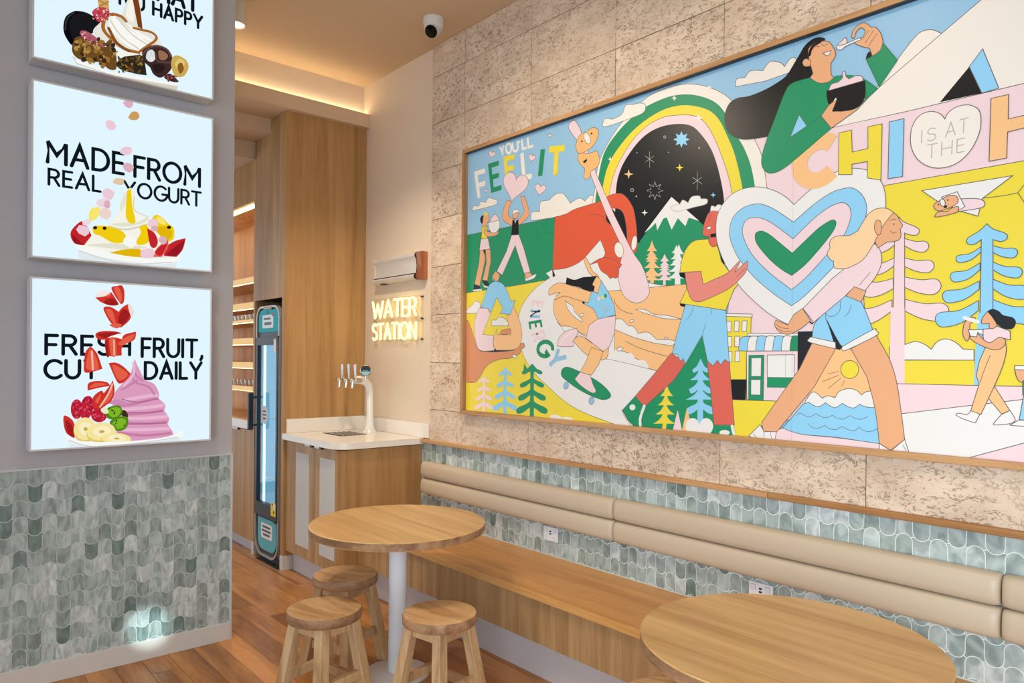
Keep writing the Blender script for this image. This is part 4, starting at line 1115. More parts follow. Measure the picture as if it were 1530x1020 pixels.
# --- lettering top left
P.frame = FA
w_ = .030
def gl(c, ch, bl, br, tl, w=w_): P.glyph(c, ch, bl, br, tl, w)
for ch, bl, br, tl in (('Y', (232, 316), (254, 308), (226, 270)), ('O', (262, 306), (288, 298), (257, 258)), ('U', (296, 296), (322, 288), (291, 248)), ("'", (330, 284), (334, 283), (326, 240)), ('L', (344, 280), (366, 274), (339, 232)), ('L', (374, 272), (398, 265), (369, 222))):
    P.glyph(mCRM, ch, bl, br, tl, .015)
gl(mCRM, 'F', (122, 528), (168, 512), (106, 406)); gl(mGR, 'E', (190, 490), (236, 476), (176, 366)); gl(mYE, 'E', (264, 440), (310, 430), (256, 330)); gl(mCRM, 'L', (350, 426), (390, 418), (340, 302))
gl(mGR, 'I', (432, 418), (433, 418), (446, 282), .038); gl(mYE, 'T', (470, 416), (548, 408), (478, 284), .035)
# child with the pink heart
P.fill(mSK, "262,545 288,548* 270,612 306,640* 290,670* 248,645 240,612", mLN); P.fill(mSK, "332,520* 352,520* 374,585 372,625 325,668* 318,642* 350,600 342,560", mLN)
P.heart(mPK, 302, 478, 128, 150, 12, mLN)
P.oval(mSK, 308, 612, 15, 24, 10, mLN); P.fill(mWH, "292,618* 294,596 312,586 326,596 324,602* 304,606*", mLN)
P.fill(mBK, "292,642* 300,640* 306,660* 314,640* 322,640* 324,720* 285,722*")
P.fill(mPK, "288,718* 324,716* 348,780* 382,904* 352,914* 312,790* 306,770* 240,920* 212,902* 262,800*", mLN)
P.fill(mSK, "206,900* 228,918* 220,948 206,950 188,930* ", mLN); P.fill(mWH, "188,928* 196,945* 218,952* 214,958* 190,945*", mLN); P.fill(mSK, "356,910* 382,906* 392,930 356,940*", mLN); P.fill(mWH, "355,940* 388,925 413,915 400,938 358,952*", mLN)
# child with the bowl
P.oval(mBK, 142, 640, 14, 22); P.fill(mSK, "146,612* 168,612* 174,640 164,655* 152,690* 138,670*", mLN); P.fill(mYE, "146,608* 158,600 170,612* 150,622*")
P.fill(mYE, "138,672* 165,676* 164,738* 134,736*", mLN); P.fill(mSK, "150,680* 168,700 205,705 222,694* 214,716 170,726 148,706", mLN); P.fill(mWH, "168,655* 226,640* 226,680 205,705 180,700", mLN); P.fill(mPK, "180,652* 184,632 204,612 222,632 224,642*", mLN)
P.fill(mSK, "128,790* 152,790* 152,850* 124,982* 98,975* 122,860*", mLN); P.fill(mSK, "156,790* 180,790* 182,850* 164,952* 140,946* 160,860*", mLN)
P.fill(mPK, "132,738* 168,734* 178,788* 124,796*", mLN); P.fill(mBK, "142,792* 150,820* 154,792*")
P.fill(mBK, "96,966* 124,975* 134,992* 94,996*"); P.fill(mWH, "92,996* 136,990* 136,1000* 92,1003*"); P.fill(mBK, "136,946* 162,948* 178,976 150,972*"); P.fill(mWH, "136,958* 150,976* 178,980* 176,986* 150,984*")
# --- hands of the recycling arrows
P.frame = FB
P.fill(mWH, "60,268* 78,235 104,215* 120,194 148,208 146,238* 172,250 162,264*", mLN); 
P.fill(mSKD, "20,300* 76,308* 100,370 125,452 150,487 240,492 345,482 372,452 400,440 408,462 385,480* 376,505 320,530 260,536 190,570 145,640 108,672 20,660*", mLN)
P.fill(mLB, "152,232* 190,120 215,88 245,80 280,94 305,135 330,200* 354,188* 325,274* 262,266* 282,240* 245,172* 212,262* 192,238*", mLN)
P.fill(mBK, "138,476* 150,487* 240,494* 345,482* 350,474*"); 
P.fill(mPK, "140,235* 190,236* 208,272* 163,390* 226,396* 222,440* 230,484* 150,484 124,440 112,330 128,270", mLN)
P.fill(mTAN, "342,222* 372,290 392,375 385,440 350,478 242,482* 224,440 236,380 246,356* 246,392* 330,392* 312,330 306,278* 326,272*", mLN)
P.fill(mSKD, "262,386* 272,368 300,358 326,360 322,382 290,390", mLN); P.oval(mWH, 350, 518, 14, 9, 15, mLN)
P.fill(mWH, "214,340* 218,308 242,306* 258,288 290,295* 312,322 308,340*", mLN)
# small trees
tree_frond(mPK, 168, 850, 170, 632, 60, 32, 4, 16, 26); tree_frond(mLB, 292, 862, 294, 580, 78, 38, 4, 20, 34); 
P.fill(mGR, "405,560* 425,590 440,600* 470,590* 470,610* 400,610*"); tree_frond(mGR, 450, 880, 452, 560, 98, 60, 4, 24, 42)
P.fill(mWH, "560,860* 600,862 625,878* 660,872 690,884* 690,920* 560,900*")
# ENERGY along the road edge
for ch, c, cx, cy, ang, sz in (('E', mPK, 483, 215, 94, 56), ('N', mBLUE, 470, 268, 92, 56), ('E', mGR, 472, 335, 80, 66), ('R', mPK, 488, 402, 70, 76), ('G', mGR, 526, 470, 58, 88), ('Y', mBLUE, 592, 534, 46, 104)):
    a = math.radians(ang); up = (math.sin(a), -math.cos(a)); rt = (math.cos(a), math.sin(a)); ww = sz*{'N': .62, 'G': .85, 'Y': .62}.get(ch, .55)
    bl = (cx-up[0]*sz/2-rt[0]*ww/2, cy-up[1]*sz/2-rt[1]*ww/2)
    P.glyph(c, ch, bl, (bl[0]+rt[0]*ww, bl[1]+rt[1]*ww), (bl[0]+up[0]*sz, bl[1]+up[1]*sz), .025 if sz > 80 else .016)
# skater
P.fill(mTAN, "768,-60* 790,-20 806,20 840,44* 850,78* 815,55 780,20 756,-50", mLN)
P.fill(mBK, "655,55* 700,70 750,55 790,52 832,46* 836,90* 820,138* 780,136 720,112 648,98*")
P.fill(mTAN, "828,52* 848,64 858,90 852,130 838,150* 812,138* 818,110 806,100 812,82", mLN)
P.fill(mGR, "622,615 640,585 690,590 830,660 905,728 905,762 850,769 740,720 640,650", mDG); P.oval(mBLUE, 651, 690, 14, 20, 10, mLN); P.oval(mBLUE, 800, 778, 15, 22, 10, mLN)
P.fill(mTAN, "690,425* 735,398 800,440* 900,462* 895,515 870,538 820,535 760,500", mLN); P.fill(mTAN, "800,466* 868,490* 845,560* 800,628* 730,615* 762,560*", mLN)
P.fill(mPK, "598,458* 610,410 655,370 712,354* 722,384* 690,430* 692,458 640,462", mLN); P.line(mWH, "612,452 640,410 690,372", .006); P.fill(mPK, "702,652* 734,610* 792,628* 808,680 826,722 802,732 740,692", mLN)
P.fill(mPK, "838,298* 942,280* 935,380* 905,462* 870,490* 768,412* 786,336*", mLN)
P.fill(mLB, "782,148* 812,138* 836,152* 858,76* 900,145* 932,220 940,276* 840,300* 812,240* 752,208*", mLN); P.fill(mBK, "744,198* 760,192* 760,210* 750,212*")
P.fill(mTAN, "552,160 556,120 610,88 680,104 800,142* 780,205* 700,182 640,165 588,188* 592,164 616,144 582,150", mLN)
for i, c in enumerate((mPK, mYE, mGR)): P.oval(c, 842+i*20, 180-i*8, 8, 12)
for i in range(4): P.line(mGRY, f"{850+i*17},{216-i*4} {852+i*17},{238-i*4}", .003, False)
P.line(mGRY, "866,252 890,238 882,262 908,240", .003, False)
# --- shops behind
P.frame = FD
P.fill(mYE, "690,312* 825,316* 822,420* 800,500* 800,740* 690,740*", mLN); P.fill(mWH, "690,300* 830,303* 830,318* 690,314*", mLN)
for x, y in ((700, 340), (740, 338), (780, 337), (702, 416), (742, 415), (704, 492), (744, 490)): P.fill(mWH, f"{x},{y}* {x+24},{y}* {x+22},{y+54}* {x-2},{y+54}*", mLN)
P.fill(mBK, "722,634* 800,634* 797,740* 722,736*")
P.fill(mYE, "690,736* 960,745* 900,840* 830,940* 690,920*", mLN)
P.frame = FH
P.fill(mPK, "145,345* 470,342* 470,655* 148,640*", mLN); P.fill(mWH, "150,236* 460,236* 462,255* 148,252*", mLN)
for i in range(7): x0, x1 = 98+i*52, 98+(i+1)*52; P.fill((mLB, mWH)[i % 2] if i < 6 else mGR, f"{x0+16},{255+max(0,6-i*3)} {x1+14},{254}* {x1},{343}* {x0},{343}* {x0+2},{310}", mLN)
P.fill(mGR, "160,370* 252,369* 248,644* 158,640*", mDG); P.fill(mWH, "175,386* 236,384* 234,498* 174,498*", mLN); P.fill(mWH, "173,518* 232,518* 230,612* 172,610*", mLN)
P.fill(mWH, "272,368* 438,366* 436,506* 272,504*", mLN); P.line(mGRY, "384,370 382,504", .002, False); P.fill(mGR, "271,504* 436,506* 434,568* 270,566*")
P.fill(mBK, "458,225* 600,222* 520,420* 456,470*")
# --- man in yellow, green hill between his legs
P.frame = FD
P.fill(mGR, "270,770* 420,640* 500,530* 575,410* 612,560* 650,860* 650,960* 255,960*")
pine(mYE, 380, 900, 396, 672, 56, 4, 11); tree_frond(mLB, 566, 860, 568, 540, 78, 40, 3, 30, 44, None, .30)
pine(mLB, 566, 780, 568, 540, 74, 4, 13)
P.fill(mPK, "424,905* 452,790* 476,905*"); P.fill(mTAN, "470,910* 500,775* 528,910*"); P.heart(mWH, 562, 905, 140, 150, 0)
P.fill(mBK, "458,94* 492,92* 490,124* 464,112*"); P.fill(mBK, "462,250* 496,254* 494,268* 466,262*")
P.fill(mDR, "418,502* 495,548* 430,640* 282,775* 234,722* 330,610*", mLN); P.fill(mDR, "600,545* 714,540* 726,700* 740,866* 636,866* 618,680*", mLN)
P.fill(mLB, "492,252* 697,285* 714,552* 692,532* 670,562* 654,538* 630,566* 603,540* 576,412* 490,558* 482,528* 464,542* 452,508* 424,504* 444,420*", mLN)
P.line(mLN, "578,410 584,385 596,352", .002); P.line(mLN, "500,330 520,300 532,262", .002); P.line(mLN, "622,305 626,280", .002, False)
P.frame = (0, 0, 1)
P.fill(mYE, "1016,407* 1020,385 1028,368 1040,359 1062,357* 1072,368 1078,390* 1104,424* 1097,432* 1084.4,463.5* 1016,453* 1026,433* 1024,407*", mLN)
P.frame = FD
P.fill(mGR, "172,790* 236,720* 284,776* 262,872* 232,872* 200,840*", mDG); P.fill(mWH, "168,788* 200,842* 232,875* 216,870* 176,812*", mLN); P.oval(mWH, 222, 776, 15); P.line(mWH, "282,770 262,830 262,866", .016)
P.fill(mGR, "634,868* 736,868* 752,940* 634,910*"); P.line(mWH, "728,872 742,930", .014, False); P.oval(mWH, 690, 905, 26, 14)
P.frame = FC
P.fill(mDR, "682,855* 720,845* 720,900 698,914 678,890", mLN)
P.fill(mDR, "646,840* 655,795 675,745 700,726* 748,730* 745,800* 722,850 690,862 652,856", mLN); P.fill(mWH, "686,732* 692,706 712,712* 724,700 748,704* 750,735* 704,730*", mGRY); P.fill(mBK, "684,850* 720,842* 720,862* 690,866*"); P.fill(mWH, "664,815* 692,808* 684,824 672,826*", mLN)
P.line(mLN, "690,745 688,760 678,786", .002)
# --- the big heart
P.frame = FG
P.fill(mWH, "575,258* 530,215 470,180 400,158 330,155 250,175 180,225 130,310 118,400 130,500 180,620 260,740 360,840 450,910 545,962* 640,860 900,620 1000,510 1085,380 1112,270 1102,160 1060,90 1000,55 920,45 840,60 760,100 660,180", mLN)
P.fill(mLB, "572,360* 500,310 430,270 360,253 280,275 220,330 198,400 205,470 250,570 340,680 450,775 560,850* 640,790 800,630 900,510 980,370 1002,280 980,210 930,165 870,162 790,190 700,250 620,318", mLN)
P.fill(mPK, "570,458* 480,390 410,347 350,333 300,345 275,390 280,450 330,550 430,655 560,755* 640,690 760,560 860,450 905,345 905,285 880,252 840,248 770,280 680,350", mLN)
P.fill(mGR, "565,542* 490,480 430,432 390,413 360,418 347,440 360,490 430,575 500,635 562,673* 640,610 730,510 800,420 822,370 812,349 785,353 720,395 640,470", mDG)
# man's arm over the heart
P.frame = FD
P.fill(mDRL, "488,90* 570,86* 582,152* 630,130 700,98 738,62 762,36 766,44 742,90* 800,38 808,44 800,85 765,128 705,178 600,228 555,241 520,225 500,170", mLN)
P.line(mLN, "795,70 750,115", .002, False)
# --- pink tree, blue tree on the right
P.frame = FI
def branch(c, x0, y0, x1, y1, th, s): P.fill(c, f"{x0},{y0}* {x0+(x1-x0)*.45},{y0+(y1-y0)*.72} {x1-s*th*.35},{y1-th*.12} {x1},{y1+th*.42} {x1-s*th*.5},{y1+th*.98} {x0+(x1-x0)*.4},{y0+(y1-y0)*.7+th*.98} {x0},{y0+th*.75}*", mLN)
for x0, y0, x1, y1, th in ((280, 455, 424, 480, 56), (280, 570, 455, 592, 64), (282, 682, 496, 704, 80), (284, 812, 542, 848, 92)): branch(mPK, x0, y0, x1, y1, th, 1)
for x0, y0, x1, y1, th in ((225, 455, 90, 492, 50), (222, 570, 60, 612, 60), (216, 690, 20, 720, 80), (208, 815, -40, 880, 86)): branch(mPK, x0, y0, x1, y1, th, -1)
P.fill(mPK, "250,330* 275,358 340,385 368,408 352,436 310,434 282,424* 284,1720* 200,1720* 224,424*", mLN)
for x0, y0, x1, y1, th in ((790, 495, 944, 520, 50), (790, 590, 972, 632, 56), (790, 690, 1010, 742, 72), (790, 810, 1060, 870, 90)): branch(mLB, x0, y0, x1, y1, th, 1)
for x0, y0, x1, y1, th in ((730, 505, 584, 560, 38), (724, 600, 550, 660, 52), (720, 705, 504, 770, 64), (715, 820, 462, 900, 76)): branch(mLB, x0, y0, x1, y1, th, -1)
P.fill(mLB, "765,370* 800,400 870,425 884,452 850,474 800,462* 800,1600* 712,1600* 732,462* 690,490 652,486 652,455 720,412", mLN)
P.fill(mYE, "660,955* 710,892* 708,990* 640,985*")
# glider koala
P.fill(mWH, "383,176* 915,88* 740,220* 712,325* 610,296* 470,235*", mLN); P.line(mLN, "735,220 860,205 946,188", .002); P.line(mLN, "946,188 1000,120", .002, False); P.line(mLN, "946,188 1000,270", .002, False)
P.fill(mPK, "590,225* 700,222 748,240 735,275 600,298*", mLN); P.fill(mWH, "498,214* 590,182* 636,270* 590,296*", mLN)
P.fill(mSK, "452,270 462,250 495,230 540,205 585,208 596,240 570,265 520,285 480,295", mLN); P.fill(mSK, "460,330 480,300 530,298 545,285 595,268 592,300 545,315 520,322", mLN)
P.oval(mWH, 505, 246, 15, 22, -15, mLN); P.oval(mBK, 522, 270, 11, 8, -25); P.oval(mBK, 480, 258, 4.5); P.oval(mBK, 535, 231, 4.5)
# road, walkers
P.frame = FJ
P.fill(mWH, "180,285* 180,360* 262,355* 640,357* 640,300* 580,296* 540,260 490,241 440,256 407,298* 370,270 320,255 264,272*", mLN)
P.fill(mYE, "180,357* 645,357* 645,494* 180,485*", mLN); P.fill(mPK, "186,70* 262,70* 262,490* 178,488*"); P.fill(mLB, "660,100* 735,100* 735,494* 638,494*")
P.fill(mPK, "200,484* 911,500* 2600,556* 2600,760* 911,600* 240,650*", mLN)
P.fill(mWH, "230,650* 560,610* 911,570* 2600,380* 2600,420* 911,812* 610,890* 200,860*", mLN); P.fill(mPK, "610,888* 911,808* 2600,360* 2600,1200* 610,1000*", mLN)
P.fill(mTAN, "745,490* 835,630* 790,650* 715,560*", mLN); P.fill(mTAN, "700,292* 812,262* 814,320 780,430 678,652* 622,632* 668,486* 652,440* 668,365*", mLN); P.line(mLN, "728,330 700,400 672,478", .002)
P.fill(mWH, "624,632* 672,650* 648,698* 590,680 542,655 560,645 600,652", mLN); P.fill(mWH, "790,652* 836,630* 864,680 840,700 790,708 748,708 752,694", mLN)
P.fill(mPK, "688,188* 730,184 765,172* 836,198* 838,246* 776,232* 760,262* 700,290* 690,230*", mLN)
P.fill(mSK, "612,232* 660,212* 720,262 778,232 812,252 795,288 745,300 660,268", mLN); P.fill(mSK, "584,165 605,135 640,124 648,136 618,160* 614,236* 600,252 580,222", mLN)
P.fill(mWH, "608,192* 690,190* 688,222* 660,206* 655,230* 620,226*", mLN); P.line(mWH, "588,126 660,148", .012, False)
P.fill(mSK, "716,90* 690,120 680,148 690,160 722,156* 724,180 742,186 766,170* 750,120*", mLN); P.fill(mBK, "712,92* 740,78 775,90 800,112 850,124 868,152 848,186 800,184 765,160 735,118*")
P.fill(mWH, "862,385* 960,388* 955,412* 862,408*", mLN); P.fill(mSK, "862,408* 950,412* 940,470 895,476 872,450", mLN); P.fill(mLB, "912,540* 1010,500* 1000,690* 886,680*", mLN); P.fill(mWH, "886,682* 1000,690* 1000,720* 846,712 850,702", mLN); P.fill(mGR, "905,470* 1010,440* 1010,545* 905,545*", mLN)
# --- woman holding the heart
P.frame = FH
P.fill(mTAN, "685,320* 785,335* 900,480* 940,620* 520,620*")
P.oval(mYE, 775, 456, 55, 55, 0, mLN)
for a in ("640,484 705,468", "610,530 706,492", "645,572 722,508", "726,556 746,522"): P.line(mLN, a, .002, False)
P.fill(mWH, "530,610* 560,592 608,632* 640,616 686,628* 710,590 770,572 820,585 846,612* 880,590 940,586* 940,700* 480,690*", mLN)
P.fill(mLB, "490,668* 525,655* 560,676 590,682 628,658* 660,680 690,688 730,662* 765,682 800,690 836,668* 880,685 950,690* 960,910* 700,870 480,850 365,815*", mLN)
P.line(mLN, "448,738 470,722 500,736 530,745 568,725* 600,742 630,750 670,735* 700,752 735,758 778,738 810,755 850,758 884,742", .002)
P.line(mLN, "522,786 545,808 580,815 622,796* 650,815 690,822 728,802* 760,820 800,830 832,808* 870,832 910,832 942,818", .002)
P.fill(mPK, "320,830* 365,812* 480,850 700,872 960,908* 965,1000* 300,980*", mLN)
P.fill(mWH, "160,860* 228,792* 256,835* 330,832* 318,890* 200,880*", mLN); P.line(mLN, "190,848 206,872", .002, False); P.line(mLN, "250,836 255,880", .002, False); P.line(mLN, "290,834 300,880", .002, False)
P.fill(mSK, "545,296* 690,330* 560,560* 330,836* 250,832* 238,780* 350,620* 470,450*", mLN)
P.fill(mSK, "782,330* 936,248* 1020,400 1062,540 1092,740 1110,882* 1025,948* 955,905* 930,700 880,500*", mLN)
P.fill(mWH, "955,906* 1022,948* 1060,968* 955,960*", mLN); P.fill(mWH, "1030,948* 1110,882* 1136,960* 1060,968*", mLN); P.line(mLN, "1098,916 1120,950", .002, False)
P.fill(mLB, "745,-10* 845,44* 880,120 915,214* 738,318* 700,300* 652,190* 686,300* 545,280* 560,180 625,110*", mLN)
P.fill(mBK, "630,140* 690,255 728,318* 716,338* 690,330*"); P.line(mLN, "628,112 632,160 655,200", .002); P.line(mLN, "718,40 716,90 690,125 650,132 628,112", .002); P.line(mLN, "785,62 770,105 744,135", .002)
P.fill(mWH, "540,258* 688,290* 690,330* 530,290 530,265", mLN); P.fill(mWH, "730,316* 915,214 935,220 938,248 760,336 728,335", mLN)
P.frame = FG
P.fill(mSK, "930,735* 998,764* 970,828* 880,792*", mLN)
P.fill(mBK, "664,940* 688,950* 684,960* 668,950*")
P.fill(mPK, "1040,486* 1068,502 1086,545 1088,600 1060,670 992,762* 930,738* 876,792* 690,948* 660,905* 628,866* 800,690* 960,560*", mLN); P.line(mLN, "958,730 1024,652", .002, False)
P.fill(mSK, "626,866* 672,936* 612,985 545,1016 490,1002 462,962 470,934* 540,962* 575,900*", mLN)
for a in ("468,955 500,978 545,982", "466,975 510,998 560,998"): P.line(mLN, a, .002)
P.fill(mHAIR, "1160,305* 1120,280 1060,282 1015,310 985,350 950,410* 900,438 840,440 800,455 784,485 788,510* 770,545 785,575 808,590* 812,625 845,634 900,625 980,580 1035,500 1060,460* 1085,400*", mLN)
P.fill(mSK, "1050,470* 1088,396* 1132,335 1160,305* 1182,325 1196,355* 1212,378 1204,394* 1198,404* 1202,440 1184,468 1120,478* 1066,512*", mLN)
P.fill(mSK, "1068,348 1052,360 1048,400 1062,432 1082,430 1088,395* 1084,360", mLN)
P.oval(mBK, 1160, 372, 4); P.line(mLN, "1140,412 1158,424 1176,418", .002); P.line(mLN, "1134,350 1155,344 1172,346", .002)
# --- CHI, IS AT THE, H
P.frame = FE
P.glyph(mTAN, 'C', (486, 1010), (660, 962), (486, 800), .066)
P.fill(mYE, "706,724* 774,708* 778,828* 864,808* 864,690* 941,674* 934,980* 860,968* 862,878* 776,894* 778,950* 704,950*", mLN)
P.frame = FFr
P.fill(mLB, "90,563* 158,548* 151,815* 84,826*", mLN)
P.fill(mTAN, "560,455* 641,437* 639,550* 790,516* 790,395* 880,372* 870,690* 786,712* 790,572* 636,610* 632,730* 551,745*", mLN)
P.fill(mCRM, "347,550* 325,526 285,515 240,528 205,565 189,620 192,680 220,735 270,768 330,776 400,755 465,695 505,615 513,550 500,505 455,485 400,495 362,522", mLN)
def thin(txt, x0, y0, x1, y1, h):
    ps, w = text_strokes(txt, .34)
    for p in ps:
        P.n += 1; q = [P.uv((x0+(x1-x0)*a/w+h*.04*b, y0+(y1-y0)*a/w-h*b)) for a, b in p]
        for f in ribbon(q, .0036): P.poly(f, mGRY, P.n*P.step)
thin('IS', 238, 660, 304, 646, 58); thin('AT', 350, 634, 452, 606, 62); thin('THE', 262, 733, 435, 700, 62)
# --- woman in green, top right
P.frame = FE
P.fill(mBK, "632,210* 600,203 560,215 520,250 490,300 460,350 420,412 370,450 300,490 220,522 150,535 105,570 82,640 95,705 130,742 200,760 330,742* 400,600* 600,440* 600,300*")
P.fill(mSK, "545,330* 540,270 570,240 605,224* 650,228 676,260 688,300 662,345* 664,405 684,425* 640,450 590,452 545,430* 565,400*", mLN)
P.fill(mSK, "552,330* 525,320 508,340 520,362 550,360*", mLN); P.fill(mWH, "618,290* 664,276* 655,296 640,303", mLN); P.line(mLN, "556,275 580,255 600,256", .002); P.line(mLN, "612,240 625,250 648,238", .002)
P.line(mBK, "606,226 560,258 546,300", .012)
P.fill(mGR, "548,424* 590,450 640,452 690,414* 780,412 850,436 915,482* 868,528* 800,600* 664,698* 560,790 420,905 345,941 300,925 285,870 310,770 360,640 410,510 450,455", mDG)
P.fill(mLB, "490,624* 532,686* 440,748*", mLN); P.line(mDG, "532,686 610,632", .002, False)
P.fill(mSK, "610,632* 650,575 690,528* 700,545* 675,608* 770,592* 862,524* 800,600* 664,698*", mLN); P.fill(mWH, "672,556* 690,530 696,540 680,554", mLN)
P.fill(mBK, "640,492* 850,438* 848,530 800,590 720,608* 668,606* 694,545* 690,530* 655,570 640,530")
P.fill(mPK, "650,494* 665,460 700,448* 725,425 724,400 738,388 744,415 762,430* 800,412 832,418 838,440*", mLN)
P.fill(mBK, "852,320* 862,290 880,282 884,318*")
P.fill(mGR, "854,322* 890,306 925,275 945,234* 1024,328* 926,472*", mDG)
P.fill(mSK, "776,205 784,165 810,138 845,125 872,140 880,150* 905,150 935,185 946,232* 930,275 888,306* 872,262* 845,258 800,242* 796,228 835,205* 850,170 825,152 800,175 790,205", mLN)
P.fill(mWH, "692,262 702,245 740,240* 822,205* 828,216* 745,252 720,272 700,270", mLN); P.fill(mPK, "700,246 725,220 740,206 750,222 742,240", mLN)
P.line(mLN, "870,165 835,215", .002, False); P.line(mLN, "895,165 850,235", .002, False); P.line(mLN, "912,185 868,250", .002, False)
P.frame = (0, 0, 1)
P.line(mLN, "1187,60 1183,690", .0004, False)
P.build('printed_sheet', mu)
# ================================================================== LIGHTBOXES ON THE PILLAR
BXF = -3.93
BK = BXF/-3.993            # sizes below were measured on the plane x = -3.993
ecache = {}
def em(r, g, b, s=.94):
    k = (r, g, b)
    if k not in ecache: ecache[k] = emit('backlit_%d_%d_%d' % k, k, s)
    return ecache[k]
def lightbox(y0, y1, z0, z1, lab):
    t = empty('lightbox_sign', (XP+.02, (y0+y1)/2, z0), lab, 'sign', 'backlit menu signs on the pillar')
    y0, y1, z0, z1 = y0*BK, y1*BK, 1.55+(z0-1.55)*BK, 1.55+(z1-1.55)*BK
    f = .008
    m = MB(); m.box(XP+.0125, y0, z0, BXF-.004, y1, z1, .002); m.build('casing', BOXWHITE, t)
    m = MB()
    m.box(BXF-.0038, y0, z0, BXF+.002, y1, z0+f, .001); m.box(BXF-.0038, y0, z1-f, BXF+.002, y1, z1, .001); m.box(BXF-.0038, y0, z0+f, BXF+.002, y0+f, z1-f, .001); m.box(BXF-.0038, y1-f, z0+f, BXF+.002, y1, z1-f, .001)
    m.build('rim', BOXWHITE, t)
    m = MB(); m.face([(BXF-.003, y0+f, z0+f), (BXF-.003, y1-f, z0+f), (BXF-.003, y1-f, z1-f), (BXF-.003, y0+f, z1-f)])
    m.build('lit_face', em(222, 242, 252, 1.0), t)
    p = Print(lambda x, y: (lambda q: (q[1], q[2]))(atX(x, y, BXF-.0025)), lambda u, v, d: (BXF-.0028+d, u, v), (y0+f, z0+f, y1-f, z1-f), .00003)
    p.tk = BK; return t, p
INKB = em(14, 24, 28)
W1, W2, W3 = em(250, 250, 246), em(232, 232, 222), em(214, 210, 196)
# --- top sign (cut off by the photo)
t, p = lightbox(.512, 1.33, 2.931, 3.700, 'topmost backlit sign with cookies, pretzel and soft serve')
p.frame = (0, 0, 1)
p.text_uv(INKB, 'WHAT', .955, 1.245, 3.379, 3.475, .018, .26)
p.text_uv(INKB, 'YOU', .86, .985, 3.300, 3.366, .013, .26); p.text_uv(INKB, 'HAPPY', 1.029, 1.268, 3.295, 3.359, .013, .30)
p.frame = (0, 0, 4.25)
p.fill(W3, "455,355* 500,380* 720,465* 1130,545* 1120,578* 720,478* 485,408*"); p.fill(W1, "470,370* 700,455* 1135,530* 1115,545* 720,478* 490,400*")
p.fill(em(10, 10, 12), "402,180 415,110 460,75 500,70 560,85 640,140* 560,230* 470,290 420,240"); p.fill(em(24, 24, 28), "440,180 450,120 500,82 560,85 635,145 600,200 520,250 470,260"); p.line(em(52, 52, 56), "415,190 425,120 470,80", .006)
p.fill(em(214, 168, 96), "610,-60* 680,-60* 695,70* 630,60*"); p.line(em(176, 126, 60), "625,0 680,30", .006, False); p.line(em(176, 126, 60), "630,40 690,10", .006, False)
p.fill(W2, "590,200 640,140 700,90 780,110 900,180 1000,240 1020,300 940,330 860,335 740,300 640,260"); p.fill(W1, "690,110 720,95 800,170 900,240 960,290 880,320 780,270 700,180"); p.fill(W2, "770,110* 800,20 850,-60 880,-40 905,180* 860,170 810,130")
p.fill(em(250, 246, 232), "800,100* 812,20 850,-50 850,140* 820,130*"); p.line(em(220, 210, 188), "740,110 840,220 960,300", .007); p.line(em(220, 210, 188), "700,130 770,230 880,310", .007)
CAR = em(168, 104, 44)
p.line(CAR, "720,90 670,110 655,180 700,240 790,310 880,335", .016); p.line(W3, "700,105 760,190 860,270 930,318", .010); p.line(W3, "760,115 850,190 960,262 990,275", .009); p.fill(W1, "705,120 722,112 800,210 900,290 880,300 780,235"); p.fill(W1, "790,140 812,150 900,215 985,262 975,272 880,225"); p.line(CAR, "720,90 770,105 800,135", .014); p.line(CAR, "850,178 900,190 960,205 992,232 985,258 940,290 890,325", .012); p.fill(em(120, 64, 26), "835,-40* 870,-40* 890,60 905,185* 875,170*"); p.line(em(134, 78, 34), "690,180 740,270 820,325", .014)
p.fill(em(196, 70, 84), "585,75 620,48 670,50 695,80 665,135 630,140 600,110"); p.fill(em(176, 92, 110), "508,205 540,195 600,230 665,290 640,330 590,300 530,250")
r2 = random.Random(3)
for i in range(54):
    x, y = (r2.uniform(592, 688), r2.uniform(56, 132)) if i < 28 else (lambda k: (515+k*130+r2.uniform(-22, 22), 212+k*96+r2.uniform(-16, 16)))(r2.random())
    p.oval((em(240, 214, 216), em(150, 40, 64), em(226, 196, 120), em(120, 30, 50))[i % 4], x, y, 7, 4, r2.uniform(0, 180))
B1, B2, B3, B4 = em(150, 112, 52), em(108, 74, 34), em(58, 40, 24), em(184, 146, 76)
p.fill(B2, "456,320 475,245 520,235 560,280 640,300 720,300 740,380 735,440 690,440 640,400 560,390 490,370")
for i in range(70):
    x, y = r2.uniform(468, 735), r2.uniform(250, 430)
    if y > 240+(x-460)*.06 and y < 365+(x-460)*.30: p.oval((B1, B3, B4, B2)[i % 4], x, y, r2.uniform(9, 22), r2.uniform(8, 16), r2.uniform(0, 180))
p.fill(em(46, 40, 28), "740,400 790,360 860,345 910,370 930,480* 860,470 760,440")
for i in range(40): x, y = r2.uniform(750, 915), r2.uniform(362, 462); p.oval((B1, B3, em(90, 80, 44), B2)[i % 4], x, y, r2.uniform(6, 15), r2.uniform(5, 11), r2.uniform(0, 180))
p.fill(em(250, 246, 236), "735,340 790,332 880,345 860,352 770,360")
PZ, PZL = em(62, 40, 40), em(98, 68, 64)
p.fill(PZ, "900,330 940,298 990,288 1050,305 1088,350 1092,400 1085,440 1050,480 1010,495 970,470 950,430 915,395"); p.fill(em(222, 226, 226), "935,330 965,318 985,350 978,385 950,395 925,370"); p.fill(em(150, 110, 80), "1005,325 1040,330 1065,360 1040,385 1010,375"); p.fill(em(40, 28, 28), "965,420 1000,410 1045,420 1030,455 990,465"); p.oval(em(236, 232, 226), 962, 378, 18, 12, -30)
p.line(PZL, "905,345 945,305 1000,294 1060,318 1085,365", .010); p.line(PZL, "985,345 1000,390 1080,400", .008)
